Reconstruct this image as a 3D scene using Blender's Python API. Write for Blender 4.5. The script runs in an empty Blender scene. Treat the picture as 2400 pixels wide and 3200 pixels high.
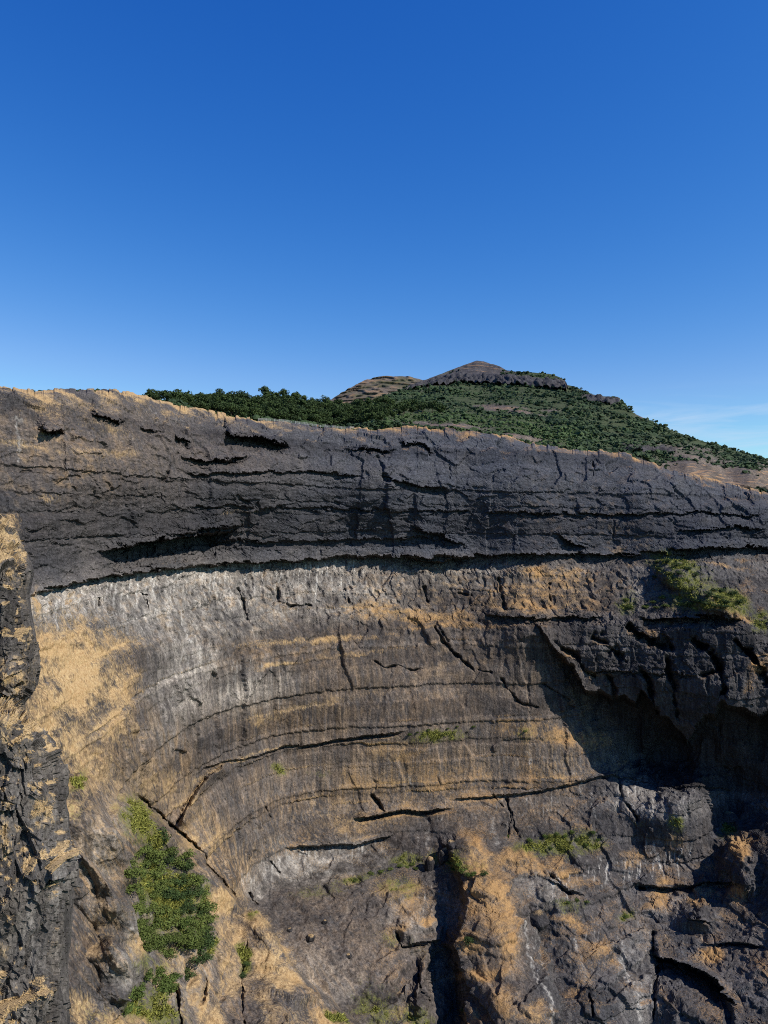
import bpy, math, random
import numpy as np
from mathutils import Vector

# ------------------------------------------------------------------ camera, sky, sun, exposure
SC = bpy.context.scene
COL = SC.collection
FOC = 2311.0                      # focal length in photo pixels (26 mm equivalent on 3200 px)
cam_d = bpy.data.cameras.new('camera')
cam_d.sensor_fit = 'VERTICAL'; cam_d.sensor_height = 36.0; cam_d.sensor_width = 27.0; cam_d.lens = 26.0
cam_d.clip_start = 0.5; cam_d.clip_end = 60000.0
cam = bpy.data.objects.new('camera', cam_d); COL.objects.link(cam)
cam.location = (0, 0, 0); cam.rotation_euler = (math.radians(90), 0, 0)
SC.camera = cam

SUN_AZ = 113.0                    # degrees clockwise from the viewing direction
SUN_EL = 42.0
wd = bpy.data.worlds.new('World'); SC.world = wd; wd.use_nodes = True
wn = wd.node_tree; wn.nodes.clear()
sky = wn.nodes.new('ShaderNodeTexSky'); sky.sky_type = 'NISHITA'; sky.sun_disc = False
sky.sun_elevation = math.radians(SUN_EL); sky.sun_rotation = math.radians(SUN_AZ)
sky.altitude = 1300.0; sky.air_density = 1.0; sky.dust_density = 0.15; sky.ozone_density = 3.0
SKY_S = 0.135
# camera response of the deep clear-air blue: one power curve per channel over the whole sky
sps = wn.nodes.new('ShaderNodeSeparateColor'); spc = wn.nodes.new('ShaderNodeCombineColor')
wn.links.new(sky.outputs[0], sps.inputs[0])
for ch, (ga_, gg_) in enumerate(((3.73, 2.38), (1.107, 1.30), (1.03, 0.717))):
    pw = wn.nodes.new('ShaderNodeMath'); pw.operation = 'POWER'; pw.inputs[1].default_value = gg_
    ml = wn.nodes.new('ShaderNodeMath'); ml.operation = 'MULTIPLY'; ml.inputs[1].default_value = ga_ * SKY_S ** gg_ / SKY_S
    wn.links.new(sps.outputs[ch], pw.inputs[0]); wn.links.new(pw.outputs[0], ml.inputs[0])
    if ch == 0: red = ml.outputs[0]
    else: wn.links.new(ml.outputs[0], spc.inputs[ch])
    if ch == 1:                                      # near the horizon red saturates with green
        lim = wn.nodes.new('ShaderNodeMath'); lim.operation = 'MULTIPLY'; lim.inputs[1].default_value = 0.47; wn.links.new(ml.outputs[0], lim.inputs[0])
        mn = wn.nodes.new('ShaderNodeMath'); mn.operation = 'SMOOTH_MIN'; mn.inputs[2].default_value = 0.3
        wn.links.new(red, mn.inputs[0]); wn.links.new(lim.outputs[0], mn.inputs[1]); wn.links.new(mn.outputs[0], spc.inputs[0])
# thin cirrus streaks low in the sky
tc = wn.nodes.new('ShaderNodeTexCoord')
sep = wn.nodes.new('ShaderNodeSeparateXYZ'); wn.links.new(tc.outputs['Generated'], sep.inputs[0])
mp = wn.nodes.new('ShaderNodeMapping'); mp.inputs['Scale'].default_value = (2.2, 2.2, 19.0)
mp.inputs['Location'].default_value = (0.35, 0.1, 0.4)
wn.links.new(tc.outputs['Generated'], mp.inputs[0])
cn = wn.nodes.new('ShaderNodeTexNoise'); cn.inputs['Scale'].default_value = 2.4; cn.inputs['Detail'].default_value = 6
cn.inputs['Roughness'].default_value = 0.55; cn.inputs['Distortion'].default_value = 0.6
wn.links.new(mp.outputs[0], cn.inputs['Vector'])
cr = wn.nodes.new('ShaderNodeMapRange'); cr.inputs[1].default_value = 0.46; cr.inputs[2].default_value = 0.74
cr.inputs[3].default_value = 0.0; cr.inputs[4].default_value = 0.75
wn.links.new(cn.outputs[0], cr.inputs[0])
el = wn.nodes.new('ShaderNodeMapRange'); el.interpolation_type = 'SMOOTHSTEP'
el.inputs[1].default_value = 0.165; el.inputs[2].default_value = 0.10; el.inputs[3].default_value = 0.0; el.inputs[4].default_value = 1.0
wn.links.new(sep.outputs[2], el.inputs[0])
cm = wn.nodes.new('ShaderNodeMath'); cm.operation = 'MULTIPLY'
wn.links.new(cr.outputs[0], cm.inputs[0]); wn.links.new(el.outputs[0], cm.inputs[1])
cmix = wn.nodes.new('ShaderNodeMix'); cmix.data_type = 'RGBA'
wn.links.new(cm.outputs[0], cmix.inputs[0]); wn.links.new(spc.outputs[0], cmix.inputs[6])
cmix.inputs[7].default_value = (4.2, 5.3, 6.8, 1)
bg = wn.nodes.new('ShaderNodeBackground'); bg.inputs[1].default_value = SKY_S / 2 ** 0.35
wn.links.new(cmix.outputs[2], bg.inputs[0])
wo = wn.nodes.new('ShaderNodeOutputWorld'); wn.links.new(bg.outputs[0], wo.inputs[0])

sl = bpy.data.lights.new('sun', 'SUN'); sl.energy = 5.0; sl.angle = math.radians(0.53); sl.color = (1.0, 0.93, 0.82)
sun = bpy.data.objects.new('sun', sl); COL.objects.link(sun)
_a, _e = math.radians(SUN_AZ), math.radians(SUN_EL)
to_sun = Vector((math.sin(_a) * math.cos(_e), math.cos(_a) * math.cos(_e), math.sin(_e)))
sun.rotation_euler = to_sun.to_track_quat('Z', 'Y').to_euler()
SC.view_settings.view_transform = 'Standard'; SC.view_settings.look = 'None'
SC.view_settings.exposure = 0.35; SC.view_settings.gamma = 1.0; SC.view_settings.use_curve_mapping = False
SC.cycles.filter_width = 1.0; SC.cycles.use_denoising = False
SC.cycles.max_bounces = 4; SC.cycles.diffuse_bounces = 1

# ------------------------------------------------------------------ numeric helpers
F = np.float32
rng = np.random.default_rng(7)

def _hash(ix, iy, iz, seed):
    h = (ix.astype(np.uint32) * np.uint32(374761393) + iy.astype(np.uint32) * np.uint32(668265263)
         + iz.astype(np.uint32) * np.uint32(2147483647) + np.uint32((seed * 974634777 + 12345) & 0xffffffff))
    h = (h ^ (h >> np.uint32(13))) * np.uint32(1274126177)
    return h ^ (h >> np.uint32(16))

_G = np.array([[1,1,0],[-1,1,0],[1,-1,0],[-1,-1,0],[1,0,1],[-1,0,1],[1,0,-1],[-1,0,-1],
               [0,1,1],[0,-1,1],[0,1,-1],[0,-1,-1],[1,1,0],[-1,1,0],[0,-1,1],[0,-1,-1]], dtype=F)

def noise(x, y, z, seed=0):
    """gradient noise, about -1..1"""
    x = np.asarray(x, F); y = np.asarray(y, F); z = np.asarray(z, F)
    x, y, z = np.broadcast_arrays(x, y, z)
    fx, fy, fz = np.floor(x), np.floor(y), np.floor(z)
    ix, iy, iz = fx.astype(np.int32), fy.astype(np.int32), fz.astype(np.int32)
    fx = x - fx; fy = y - fy; fz = z - fz
    u = fx * fx * fx * (fx * (fx * 6 - 15) + 10)
    v = fy * fy * fy * (fy * (fy * 6 - 15) + 10)
    w = fz * fz * fz * (fz * (fz * 6 - 15) + 10)
    def c(a, b, d):
        g = _G[_hash(ix + a, iy + b, iz + d, seed) & np.uint32(15)]
        return g[..., 0] * (fx - a) + g[..., 1] * (fy - b) + g[..., 2] * (fz - d)
    x00 = c(0,0,0); x00 += u * (c(1,0,0) - x00)
    x10 = c(0,1,0); x10 += u * (c(1,1,0) - x10)
    x01 = c(0,0,1); x01 += u * (c(1,0,1) - x01)
    x11 = c(0,1,1); x11 += u * (c(1,1,1) - x11)
    x00 += v * (x10 - x00); x01 += v * (x11 - x01)
    return x00 + w * (x01 - x00)

def fbm(x, y, z, octv=4, seed=0, gain=0.5, ridged=False):
    s = 0.0; a = 1.0; t = 0.0
    for o in range(octv):
        n = noise(x * 2.03 ** o + o * 17.3, y * 2.03 ** o - o * 9.1, z * 2.03 ** o + o * 5.7, seed + o)
        if ridged: n = 1.0 - 2.0 * np.abs(n)
        s = s + a * n; t += a; a *= gain
    return s / t

def worley(x, y, z, seed=0, facets=False):
    """cells: (distance, second minus first, cell random) or, for facets, a tilted plane per cell"""
    x = np.asarray(x, F); y = np.asarray(y, F); z = np.asarray(z, F)
    x, y, z = np.broadcast_arrays(x, y, z)
    bx, by, bz = np.floor(x), np.floor(y), np.floor(z)
    lx, ly, lz = x - bx, y - by, z - bz
    ix, iy, iz = bx.astype(np.int32), by.astype(np.int32), bz.astype(np.int32)
    f1 = np.full(x.shape, 9.0, F); f2 = np.full(x.shape, 9.0, F); bh_ = np.zeros(x.shape, np.uint32); bc_ = np.zeros(x.shape, np.int8)
    k = F(1 / 1023)
    def pts(h): return (h & np.uint32(1023)).astype(F) * k, ((h >> np.uint32(10)) & np.uint32(1023)).astype(F) * k, ((h >> np.uint32(20)) & np.uint32(1023)).astype(F) * k
    for a in (-1, 0, 1):
        for b in (-1, 0, 1):
            for c in (-1, 0, 1):
                if abs(a) + abs(b) + abs(c) == 3: continue
                h = _hash(ix + a, iy + b, iz + c, seed); rx, ry, rz = pts(h)
                d = (a + rx - lx) ** 2 + (b + ry - ly) ** 2 + (c + rz - lz) ** 2
                near = d < f1
                if not facets: f2 = np.where(near, f1, np.minimum(f2, d))
                bh_ = np.where(near, h, bh_); f1 = np.where(near, d, f1)
                if facets: bc_ = np.where(near, np.int8((a + 1) * 9 + (b + 1) * 3 + c + 1), bc_)
    rx, ry, rz = pts(bh_); cid = (rx * 7.13 + ry * 3.77 + rz) % 1.0
    if not facets: return np.sqrt(f1), np.sqrt(f2) - np.sqrt(f1), cid
    dx = lx - (bc_ // 9 - 1) - rx; dy = ly - (bc_ // 3 % 3 - 1) - ry; dz = lz - (bc_ % 3 - 1) - rz
    fac = ((rx * 9.7 + rz * 3.1) % 1.0 - 0.5) * dx + ((ry * 7.9 + rx * 5.3) % 1.0 - 0.5) * dy + ((rz * 8.3 + ry * 2.9) % 1.0 - 0.5) * dz
    return 2.0 * fac + 0.45 * (cid - 0.5), None, cid

def sstep(a, b, x):
    t = np.clip((x - a) / (b - a), 0, 1)
    return t * t * (3 - 2 * t)

def lut(pts):
    p = np.array(pts, float)
    return lambda x: np.interp(x, p[:, 0], p[:, 1])

def tps(points):
    """thin-plate interpolant of (px, py, depth) points of the survey"""
    p = np.array(points, float); xy = p[:, :2] / 1000.0; n = len(p)
    def ker(a, b):
        r2 = ((a[:, None, :] - b[None, :, :]) ** 2).sum(-1)
        return 0.5 * r2 * np.log(r2 + 1e-12)
    A = np.zeros((n + 3, n + 3)); A[:n, :n] = ker(xy, xy) + np.eye(n) * 2e-4
    A[:n, n] = 1; A[:n, n + 1:] = xy; A[n, :n] = 1; A[n + 1:, :n] = xy.T
    sol = np.linalg.solve(A, np.concatenate([p[:, 2], np.zeros(3)]))
    gx = np.linspace(-300, 3100, 140); gy = np.linspace(1050, 3500, 110)
    GX, GY = np.meshgrid(gx, gy)
    q = np.stack([GX.ravel(), GY.ravel()], 1) / 1000.0
    v = (ker(q, xy) @ sol[:n] + sol[n] + q @ sol[n + 1:]).reshape(GX.shape)
    def ev(px, py):
        fx = np.clip((px - gx[0]) / (gx[1] - gx[0]), 0, len(gx) - 1.001)
        fy = np.clip((py - gy[0]) / (gy[1] - gy[0]), 0, len(gy) - 1.001)
        ix = fx.astype(int); iy = fy.astype(int); fx = fx - ix; fy = fy - iy
        return ((v[iy, ix] * (1 - fx) + v[iy, ix + 1] * fx) * (1 - fy)
                + (v[iy + 1, ix] * (1 - fx) + v[iy + 1, ix + 1] * fx) * fy)
    return ev

def seg_dist(px, py, poly):
    """distance to a polyline, side (+ = left of a line that runs down), position along it 0..1"""
    p = np.array(poly, float)
    L = np.hypot(*(p[1:] - p[:-1]).T); cum = np.concatenate([[0], np.cumsum(L)])
    best = np.full(px.shape, 1e9); side = np.zeros(px.shape); tt = np.zeros(px.shape)
    for i in range(len(p) - 1):
        ax, ay = p[i]; dx, dy = p[i + 1] - p[i]
        t = np.clip(((px - ax) * dx + (py - ay) * dy) / (dx * dx + dy * dy), 0, 1)
        d = np.hypot(px - ax - t * dx, py - ay - t * dy)
        m = d < best
        best = np.where(m, d, best)
        side = np.where(m, np.sign(dx * (py - ay) - dy * (px - ax)), side)
        tt = np.where(m, (cum[i] + t * L[i]) / cum[-1], tt)
    return best, side, tt

def unproject(px, py, d):
    return np.stack([(px - 1200.0) / FOC * d, d, (1600.0 - py) / FOC * d], -1)

def box_blur(a, r):
    for ax in (0, 1):
        k = 2 * r + 1
        pad = [(0, 0)] * a.ndim; pad[ax] = (r + 1, r)
        c = np.cumsum(np.pad(a, pad, mode='edge'), axis=ax, dtype=np.float64)
        n = a.shape[ax]
        hi = np.take(c, np.arange(k, n + k), axis=ax); lo = np.take(c, np.arange(0, n), axis=ax)
        a = ((hi - lo) / k)
    return a

def grid_normals(P):
    du = np.gradient(P, axis=1); dv = np.gradient(P, axis=0)
    n = np.cross(dv, du); l = np.linalg.norm(n, axis=-1, keepdims=True) + 1e-9
    n = n / l
    return n

def grid_mesh(name, P, masks, material, smooth=True):
    h, w = P.shape[:2]
    me = bpy.data.meshes.new(name)
    me.vertices.add(h * w); me.vertices.foreach_set('co', P.reshape(-1).astype(F))
    idx = np.arange(h * w, dtype=np.int32).reshape(h, w)
    q = np.stack([idx[:-1, :-1], idx[1:, :-1], idx[1:, 1:], idx[:-1, 1:]], -1).reshape(-1)
    nq = (h - 1) * (w - 1)
    me.loops.add(nq * 4); me.loops.foreach_set('vertex_index', q)
    me.polygons.add(nq); me.polygons.foreach_set('loop_start', np.arange(0, nq * 4, 4, dtype=np.int32))
    me.polygons.foreach_set('use_smooth', np.full(nq, smooth))
    me.update(calc_edges=True)
    for k, v in masks.items():
        at = me.attributes.new(k, 'FLOAT', 'POINT'); at.data.foreach_set('value', np.clip(v, 0, 1).reshape(-1).astype(F))
    me.materials.append(material)
    ob = bpy.data.objects.new(name, me); COL.objects.link(ob)
    return ob

def poly_mesh(name, V, faces_n, material, smooth=False, attrs=None):
    """V (n, k, 3): n separate polygons of k corners, or (verts, faces)"""
    me = bpy.data.meshes.new(name)
    V = np.asarray(V, F)
    if faces_n is None:
        n, k = V.shape[:2]; fi = np.arange(n * k, dtype=np.int32)
    else:
        n, k = faces_n.shape; fi = faces_n.reshape(-1).astype(np.int32)
    co = V.reshape(-1, 3)
    me.vertices.add(len(co)); me.vertices.foreach_set('co', co.reshape(-1))
    me.loops.add(n * k); me.loops.foreach_set('vertex_index', fi)
    me.polygons.add(n); me.polygons.foreach_set('loop_start', np.arange(0, n * k, k, dtype=np.int32))
    me.polygons.foreach_set('use_smooth', np.full(n, smooth))
    me.update(calc_edges=True)
    for a, v in (attrs or {}).items():
        at = me.attributes.new(a, 'FLOAT', 'POINT'); at.data.foreach_set('value', np.asarray(v, F).reshape(-1))
    if material: me.materials.append(material)
    return me

def add(name, me, parent=None, loc=(0, 0, 0), rz=0.0, sc=1.0):
    o = bpy.data.objects.new(name, me); COL.objects.link(o)
    o.location = loc; o.rotation_euler = (0, 0, rz); o.scale = (sc, sc, sc) if not hasattr(sc, '__len__') else sc
    if parent: o.parent = parent
    return o

def tag(o, label, cat, group=None):
    o['label'] = label; o['category'] = cat
    if group: o['group'] = group
    return o

# ------------------------------------------------------------------ materials
def mat(name):
    m = bpy.data.materials.new(name); m.use_nodes = True
    nt = m.node_tree; nt.nodes.clear()
    out = nt.nodes.new('ShaderNodeOutputMaterial'); b = nt.nodes.new('ShaderNodeBsdfPrincipled')
    b.inputs['Roughness'].default_value = 0.9; b.inputs['Specular IOR Level'].default_value = 0.15
    nt.links.new(b.outputs[0], out.inputs[0])
    return m, nt, b

class NT:
    def __init__(s, nt): s.nt = nt
    def new(s, t): return s.nt.nodes.new(t)
    def lk(s, a, b): s.nt.links.new(a, b)
    def attr(s, n):
        a = s.new('ShaderNodeAttribute'); a.attribute_name = n; return a.outputs['Fac']
    def noise(s, scale, stretch=(1, 1, 1), detail=5, rough=0.6, dist=0.0):
        t = s.new('ShaderNodeTexCoord'); m = s.new('ShaderNodeMapping'); m.inputs['Scale'].default_value = stretch
        s.lk(t.outputs['Object'], m.inputs[0])
        n = s.new('ShaderNodeTexNoise'); n.inputs['Scale'].default_value = scale; n.inputs['Detail'].default_value = detail
        n.inputs['Roughness'].default_value = rough; n.inputs['Distortion'].default_value = dist
        s.lk(m.outputs[0], n.inputs['Vector']); return n.outputs[0]
    def ramp(s, v, a, b, lo=0.0, hi=1.0):
        r = s.new('ShaderNodeMapRange'); r.inputs[1].default_value = a; r.inputs[2].default_value = b
        r.inputs[3].default_value = lo; r.inputs[4].default_value = hi; s.lk(v, r.inputs[0]); return r.outputs[0]
    def math(s, op, a, b):
        n = s.new('ShaderNodeMath'); n.operation = op
        for i, v in enumerate((a, b)):
            if hasattr(v, 'default_value') or hasattr(v, 'links'): s.lk(v, n.inputs[i])
            else: n.inputs[i].default_value = v
        return n.outputs[0]
    def mix(s, f, a, b, mode='MIX'):
        n = s.new('ShaderNodeMix'); n.data_type = 'RGBA'; n.blend_type = mode
        for i, v in ((0, f), (6, a), (7, b)):
            if hasattr(v, 'links'): s.lk(v, n.inputs[i])
            elif i == 0: n.inputs[0].default_value = v
            else: n.inputs[i].default_value = (*v, 1.0)
        return n.outputs[2]

def rock_material(name, dark, mid, pale, grass_a, grass_b, bump=0.60, near=1.0, green_hi=(0.185, 0.190, 0.045)):
    """weathered basalt: masks from the terrain (what grows, is stained or has shade painted in), grain from noise"""
    m, nt, b = mat(name); N = NT(nt)
    fine = N.noise(1.1 * near, (1, 1, 1), 6, 0.65)
    flake = N.noise(0.5 * near, (1, 1, 3.2), 5, 0.65, 0.4)
    flute = N.noise(0.55 * near, (1, 1, 0.12), 5, 0.6, 0.2)
    big = N.noise(0.05 * near, (1, 1, 1), 4, 0.55)
    grit = N.noise(3.2 * near, (1, 1, 0.7), 3, 0.7)
    pale_f = N.attr('pale')
    c = N.mix(N.ramp(big, 0.35, 0.65), dark, mid)
    c = N.mix(N.math('MULTIPLY', N.attr('brown'), N.ramp(flute, 0.3, 0.6)), c, (0.162, 0.122, 0.088))
    c = N.mix(N.math('MULTIPLY', pale_f, N.ramp(flute, 0.25, 0.55, 0.45, 1.0)), c, pale)
    c = N.mix(N.attr('cool'), c, (0.056, 0.063, 0.080))
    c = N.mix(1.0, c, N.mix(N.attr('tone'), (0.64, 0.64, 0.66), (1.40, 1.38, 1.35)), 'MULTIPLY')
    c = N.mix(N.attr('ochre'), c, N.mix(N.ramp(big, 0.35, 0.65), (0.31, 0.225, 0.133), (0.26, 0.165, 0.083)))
    c = N.mix(N.attr('stain_shade'), c, (0.024, 0.020, 0.019))
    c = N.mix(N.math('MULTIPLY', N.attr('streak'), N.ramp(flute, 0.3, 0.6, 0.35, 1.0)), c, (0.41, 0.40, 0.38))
    c = N.mix(0.85, c, N.mix(N.ramp(fine, 0.3, 0.7), (0.48, 0.48, 0.48), (1.48, 1.48, 1.48)), 'MULTIPLY')
    c = N.mix(0.8, c, N.mix(N.ramp(grit, 0.34, 0.66), (0.6, 0.6, 0.6), (1.4, 1.4, 1.4)), 'MULTIPLY')
    lay = N.attr('lay')
    c = N.mix(N.math('MULTIPLY', lay, 0.8), c, N.mix(N.ramp(flake, 0.35, 0.68), (0.62, 0.62, 0.64), (1.36, 1.34, 1.32)), 'MULTIPLY')
    wet = N.noise(0.9 * near, (1, 1, 0.045), 5, 0.65, 0.1)
    c = N.mix(N.math('SUBTRACT', 0.9, N.math('MULTIPLY', lay, 0.55)), c, N.mix(N.ramp(wet, 0.32, 0.68), (0.52, 0.51, 0.51), (1.5, 1.48, 1.45)), 'MULTIPLY')
    wet2 = N.noise(0.22 * near, (1, 1, 0.06), 4, 0.6, 0.1)
    c = N.mix(N.math('SUBTRACT', 0.8, N.math('MULTIPLY', lay, 0.6)), c, N.mix(N.ramp(wet2, 0.35, 0.65), (0.62, 0.61, 0.61), (1.36, 1.35, 1.33)), 'MULTIPLY')
    # dry grass, green grass
    gn = N.noise(1.9 * near, (1, 1, 0.30), 6, 0.72)
    g = N.mix(N.ramp(gn, 0.32, 0.66), tuple(v * 0.72 for v in grass_b), grass_a)
    g = N.mix(N.math('MULTIPLY', N.attr('warm'), N.ramp(big, 0.2, 0.6, 0.55, 1.0)), g, N.mix(N.ramp(gn, 0.3, 0.66), tuple(v * 0.6 for v in grass_b), grass_b))
    gm = N.ramp(N.math('ADD', N.attr('grass'), N.ramp(gn, 0.25, 0.75, -0.34, 0.34)), 0.22, 0.78)
    c = N.mix(gm, c, g)
    gr = N.mix(N.ramp(gn, 0.3, 0.68), (0.030, 0.042, 0.011), green_hi)
    grm = N.ramp(N.math('ADD', N.attr('green'), N.ramp(gn, 0.25, 0.75, -0.32, 0.32)), 0.24, 0.76)
    c = N.mix(grm, c, gr)
    N.lk(c, b.inputs['Base Color'])
    hgt = N.math('ADD', N.math('ADD', N.math('MULTIPLY', fine, 0.6), N.math('MULTIPLY', grit, 0.25)), N.math('ADD', N.math('MULTIPLY', N.math('MULTIPLY', flake, lay), 0.6), N.math('MULTIPLY', flute, 0.45)))
    bp = N.new('ShaderNodeBump'); bp.inputs['Strength'].default_value = bump; bp.inputs['Distance'].default_value = 1.4 / near
    N.lk(hgt, bp.inputs['Height']); N.lk(bp.outputs[0], b.inputs['Normal'])
    return m

def leaf_material(name, a, b_, transl=0.0):
    m, nt, b = mat(name); N = NT(nt)
    n = N.noise(0.9, (1, 1, 1), 4, 0.6)
    oi = N.new('ShaderNodeObjectInfo')
    v = N.attr('tint')
    f = N.math('ADD', N.math('MULTIPLY', v, 0.6), N.math('MULTIPLY', oi.outputs['Random'], 0.45))
    c = N.mix(f, a, b_)
    c = N.mix(0.6, c, N.mix(N.ramp(n, 0.3, 0.7), (0.6, 0.6, 0.6), (1.35, 1.35, 1.3)), 'MULTIPLY')
    N.lk(c, b.inputs['Base Color']); b.inputs['Roughness'].default_value = 0.75
    return m

def plain_material(name, a, b_, scale=3.0, rough=0.85):
    m, nt, b = mat(name); N = NT(nt)
    N.lk(N.mix(N.ramp(N.noise(scale), 0.3, 0.7), a, b_), b.inputs['Base Color']); b.inputs['Roughness'].default_value = rough
    return m

M_CLIFF = rock_material('basalt_cliff', (0.041, 0.041, 0.045), (0.067, 0.062, 0.061), (0.29, 0.272, 0.247),
                        (0.46, 0.345, 0.190), (0.36, 0.208, 0.088))
M_BUTT = rock_material('basalt_buttress', (0.050, 0.047, 0.046), (0.086, 0.079, 0.073), (0.27, 0.26, 0.25),
                       (0.48, 0.36, 0.20), (0.38, 0.26, 0.14), bump=0.5, near=3.0)
M_HILL = rock_material('hillside', (0.070, 0.066, 0.070), (0.105, 0.094, 0.086), (0.30, 0.285, 0.262),
                       (0.36, 0.25, 0.15), (0.27, 0.165, 0.095), green_hi=(0.040, 0.062, 0.026))
M_TREE = leaf_material('tree_leaves', (0.016, 0.030, 0.012), (0.050, 0.078, 0.022))
M_BUSH = leaf_material('bush_leaves', (0.030, 0.052, 0.014), (0.095, 0.130, 0.030))
M_OLIVE = leaf_material('olive_leaves', (0.036, 0.056, 0.014), (0.125, 0.155, 0.038))
M_SCRUB = leaf_material('scrub_leaves', (0.012, 0.024, 0.013), (0.042, 0.068, 0.028))
M_SLOPE = leaf_material('slope_leaves', (0.018, 0.036, 0.014), (0.054, 0.086, 0.030))
M_BARK = plain_material('bark', (0.06, 0.045, 0.032), (0.12, 0.095, 0.07))
M_DRY = plain_material('dry_grass_blades', (0.30, 0.19, 0.085), (0.50, 0.36, 0.18), 2.0)
M_GREENG = leaf_material('green_grass_tufts', (0.09, 0.105, 0.022), (0.30, 0.29, 0.065))
M_STEEL = plain_material('fence_paint', (0.45, 0.47, 0.47), (0.60, 0.61, 0.60), 2.0, 0.6)
M_ORANGE = plain_material('orange_cloth', (0.55, 0.17, 0.03), (0.70, 0.25, 0.05))
M_DARKCLOTH = plain_material('dark_cloth', (0.03, 0.03, 0.04), (0.05, 0.05, 0.06))
M_SKIN = plain_material('skin', (0.22, 0.12, 0.075), (0.28, 0.16, 0.10))

# ------------------------------------------------------------------ survey of the amphitheatre (photo pixel, depth in metres)
RIM_Y = lut([(-300,1215),(0,1212),(110,1219),(200,1217),(330,1215),(430,1234),(520,1256),(620,1276),(700,1293),(800,1312),
             (900,1322),(1000,1332),(1080,1340),(1200,1340),(1230,1330),(1400,1341),(1500,1350),(1600,1362),(1640,1380),(1800,1405),
             (1950,1417),(2020,1440),(2080,1465),(2150,1480),(2250,1500),(2330,1525),(2400,1537),(2600,1580),(3100,1640)])
RIM_D = lut([(-300,215),(0,245),(200,272),(500,330),(800,375),(1200,418),(1600,434),(2000,445),(2400,462),(3100,490)])

back_pts = [(x, float(RIM_Y(x)), float(RIM_D(x))) for x in (-200,0,200,500,800,1200,1600,2000,2400,2800)]
back_pts += [(0,1480,230),(200,1500,253),(500,1500,306),(800,1500,349),(1200,1500,391),(1600,1500,411),(2000,1540,424),(2400,1600,436),(2800,1700,440),
    (0,1800,205),(100,1830,226),(250,1800,262),(530,1760,322),(700,1745,356),(1000,1730,393),(1200,1725,406),(1500,1715,417),(1900,1710,422),(2400,1715,434),
    (0,1950,190),(100,1950,215),(250,1950,245),(530,1950,305),(800,1950,350),(1200,1950,386),(1500,1950,398),(1750,1950,396),
    (120,2080,210),(200,2100,222),(350,2150,246),(500,2150,285),(800,2150,336),(1200,2150,370),(1500,2150,382),(1700,2130,386),
    (2050,1760,412),(2200,1850,388),(2330,1920,374),(2150,1930,380),(2370,1800,415),(2000,1900,392),(1850,1960,390),
    (1660,1960,388),(1720,2060,390),(1800,2170,392),(1900,2270,396),(1990,2380,398),(1850,2040,390),(2000,2040,386),(2000,2150,388),(2020,2290,396),(2150,2060,380),(2150,2180,380),(2150,2320,386),(2300,2040,373),(2300,2180,370),(2300,2320,372),(2390,2100,370),(2390,2240,370),(2390,2420,362),(2250,2420,378),(2100,2400,392),
    (120,2300,195),(0,2300,170),(250,2250,218),(400,2350,240),(500,2400,272),
    (600,2420,301),(700,2385,318),(950,2310,347),(1300,2285,360),(1600,2290,371),(1800,2340,372),
    (560,2590,286),(680,2560,302),(850,2560,322),(1000,2560,334),(1200,2555,343),(1500,2480,356),(1800,2440,364),(1950,2445,366),(2090,2468,354),(2195,2490,346),(2180,2600,338),(2260,2540,364),(2390,2540,348),
    (690,2760,290),(770,2800,299),(900,2760,307),(1050,2720,318),(1250,2680,330),(1350,2650,334),(1600,2620,337),(1800,2560,348),(2000,2650,339),(2250,2690,338),(2370,2640,322),
    (850,2860,288),(1000,2950,279),(1100,3100,264),(1000,3300,240),(800,3300,235),(1250,2880,297),(1300,3150,267),(1250,3350,245),
    (1400,2900,303),(1420,3150,283),(1470,2640,330),(1540,2760,312),(1600,2900,296),(1560,3150,270),(1640,2900,299),(1700,3100,274),(1700,3350,250),
    (1700,2690,324),(1850,2680,328),(1800,2780,313),(1950,2800,318),(1750,2860,300),(1900,2950,292),(1900,3150,264),(2040,3000,292),(2045,3200,272),
    (2200,2850,308),(2200,3020,286),(2320,3200,256),(2120,3150,268),(2390,2800,302),(2390,3000,280),(2400,3350,240),
    (2550,2050,372),(2550,2350,364),(2550,2600,318),(2550,2900,278),(2800,2000,362),(2800,2400,350),(2800,2800,296),(2800,3200,262),(3000,1900,362),(3000,2600,320)]  # beyond the right frame edge: unseen terrain, depths shaped for its shade
front_pts = [(0,1950,190),(100,1950,215),(250,1950,245),(530,1950,305),(120,2080,210),(200,2100,222),(350,2150,246),(500,2150,285),(120,2300,195),(250,2250,218),(400,2350,240),(0,2300,170),
    (300,2450,206),(400,2460,236),(420,2540,226),(520,2610,233),(620,2710,242),(700,2790,249),(745,2850,257),
    (300,2600,194),(370,2640,204),(250,2800,172),(380,2850,189),(300,3000,163),(385,3000,176),(230,3150,150),(340,3200,157),
    (450,2690,224),(560,2850,220),(500,2950,206),(620,2950,216),(450,3100,186),(550,3150,190),(680,3000,224),(680,3200,200),(400,2700,214),(410,2900,200),
    (755,2960,240),(760,3150,212),(800,2890,246),(870,2960,242),(930,3060,234),(1000,3150,226),(1120,3230,226),(850,3200,202),(1000,3350,190),(600,3350,175),(300,3350,140)]
back_D = tps(back_pts); front_D = tps(front_pts)
ARM_Y = lut([(0,2500),(200,2470),(400,2462),(412,2480),(540,2598),(640,2700),(720,2792),(765,2852),(785,2850),(830,2880),(860,2920),(895,2985),(930,3040),(1000,3105),(1060,3150),(1120,3205),(1300,3400)])

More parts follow.
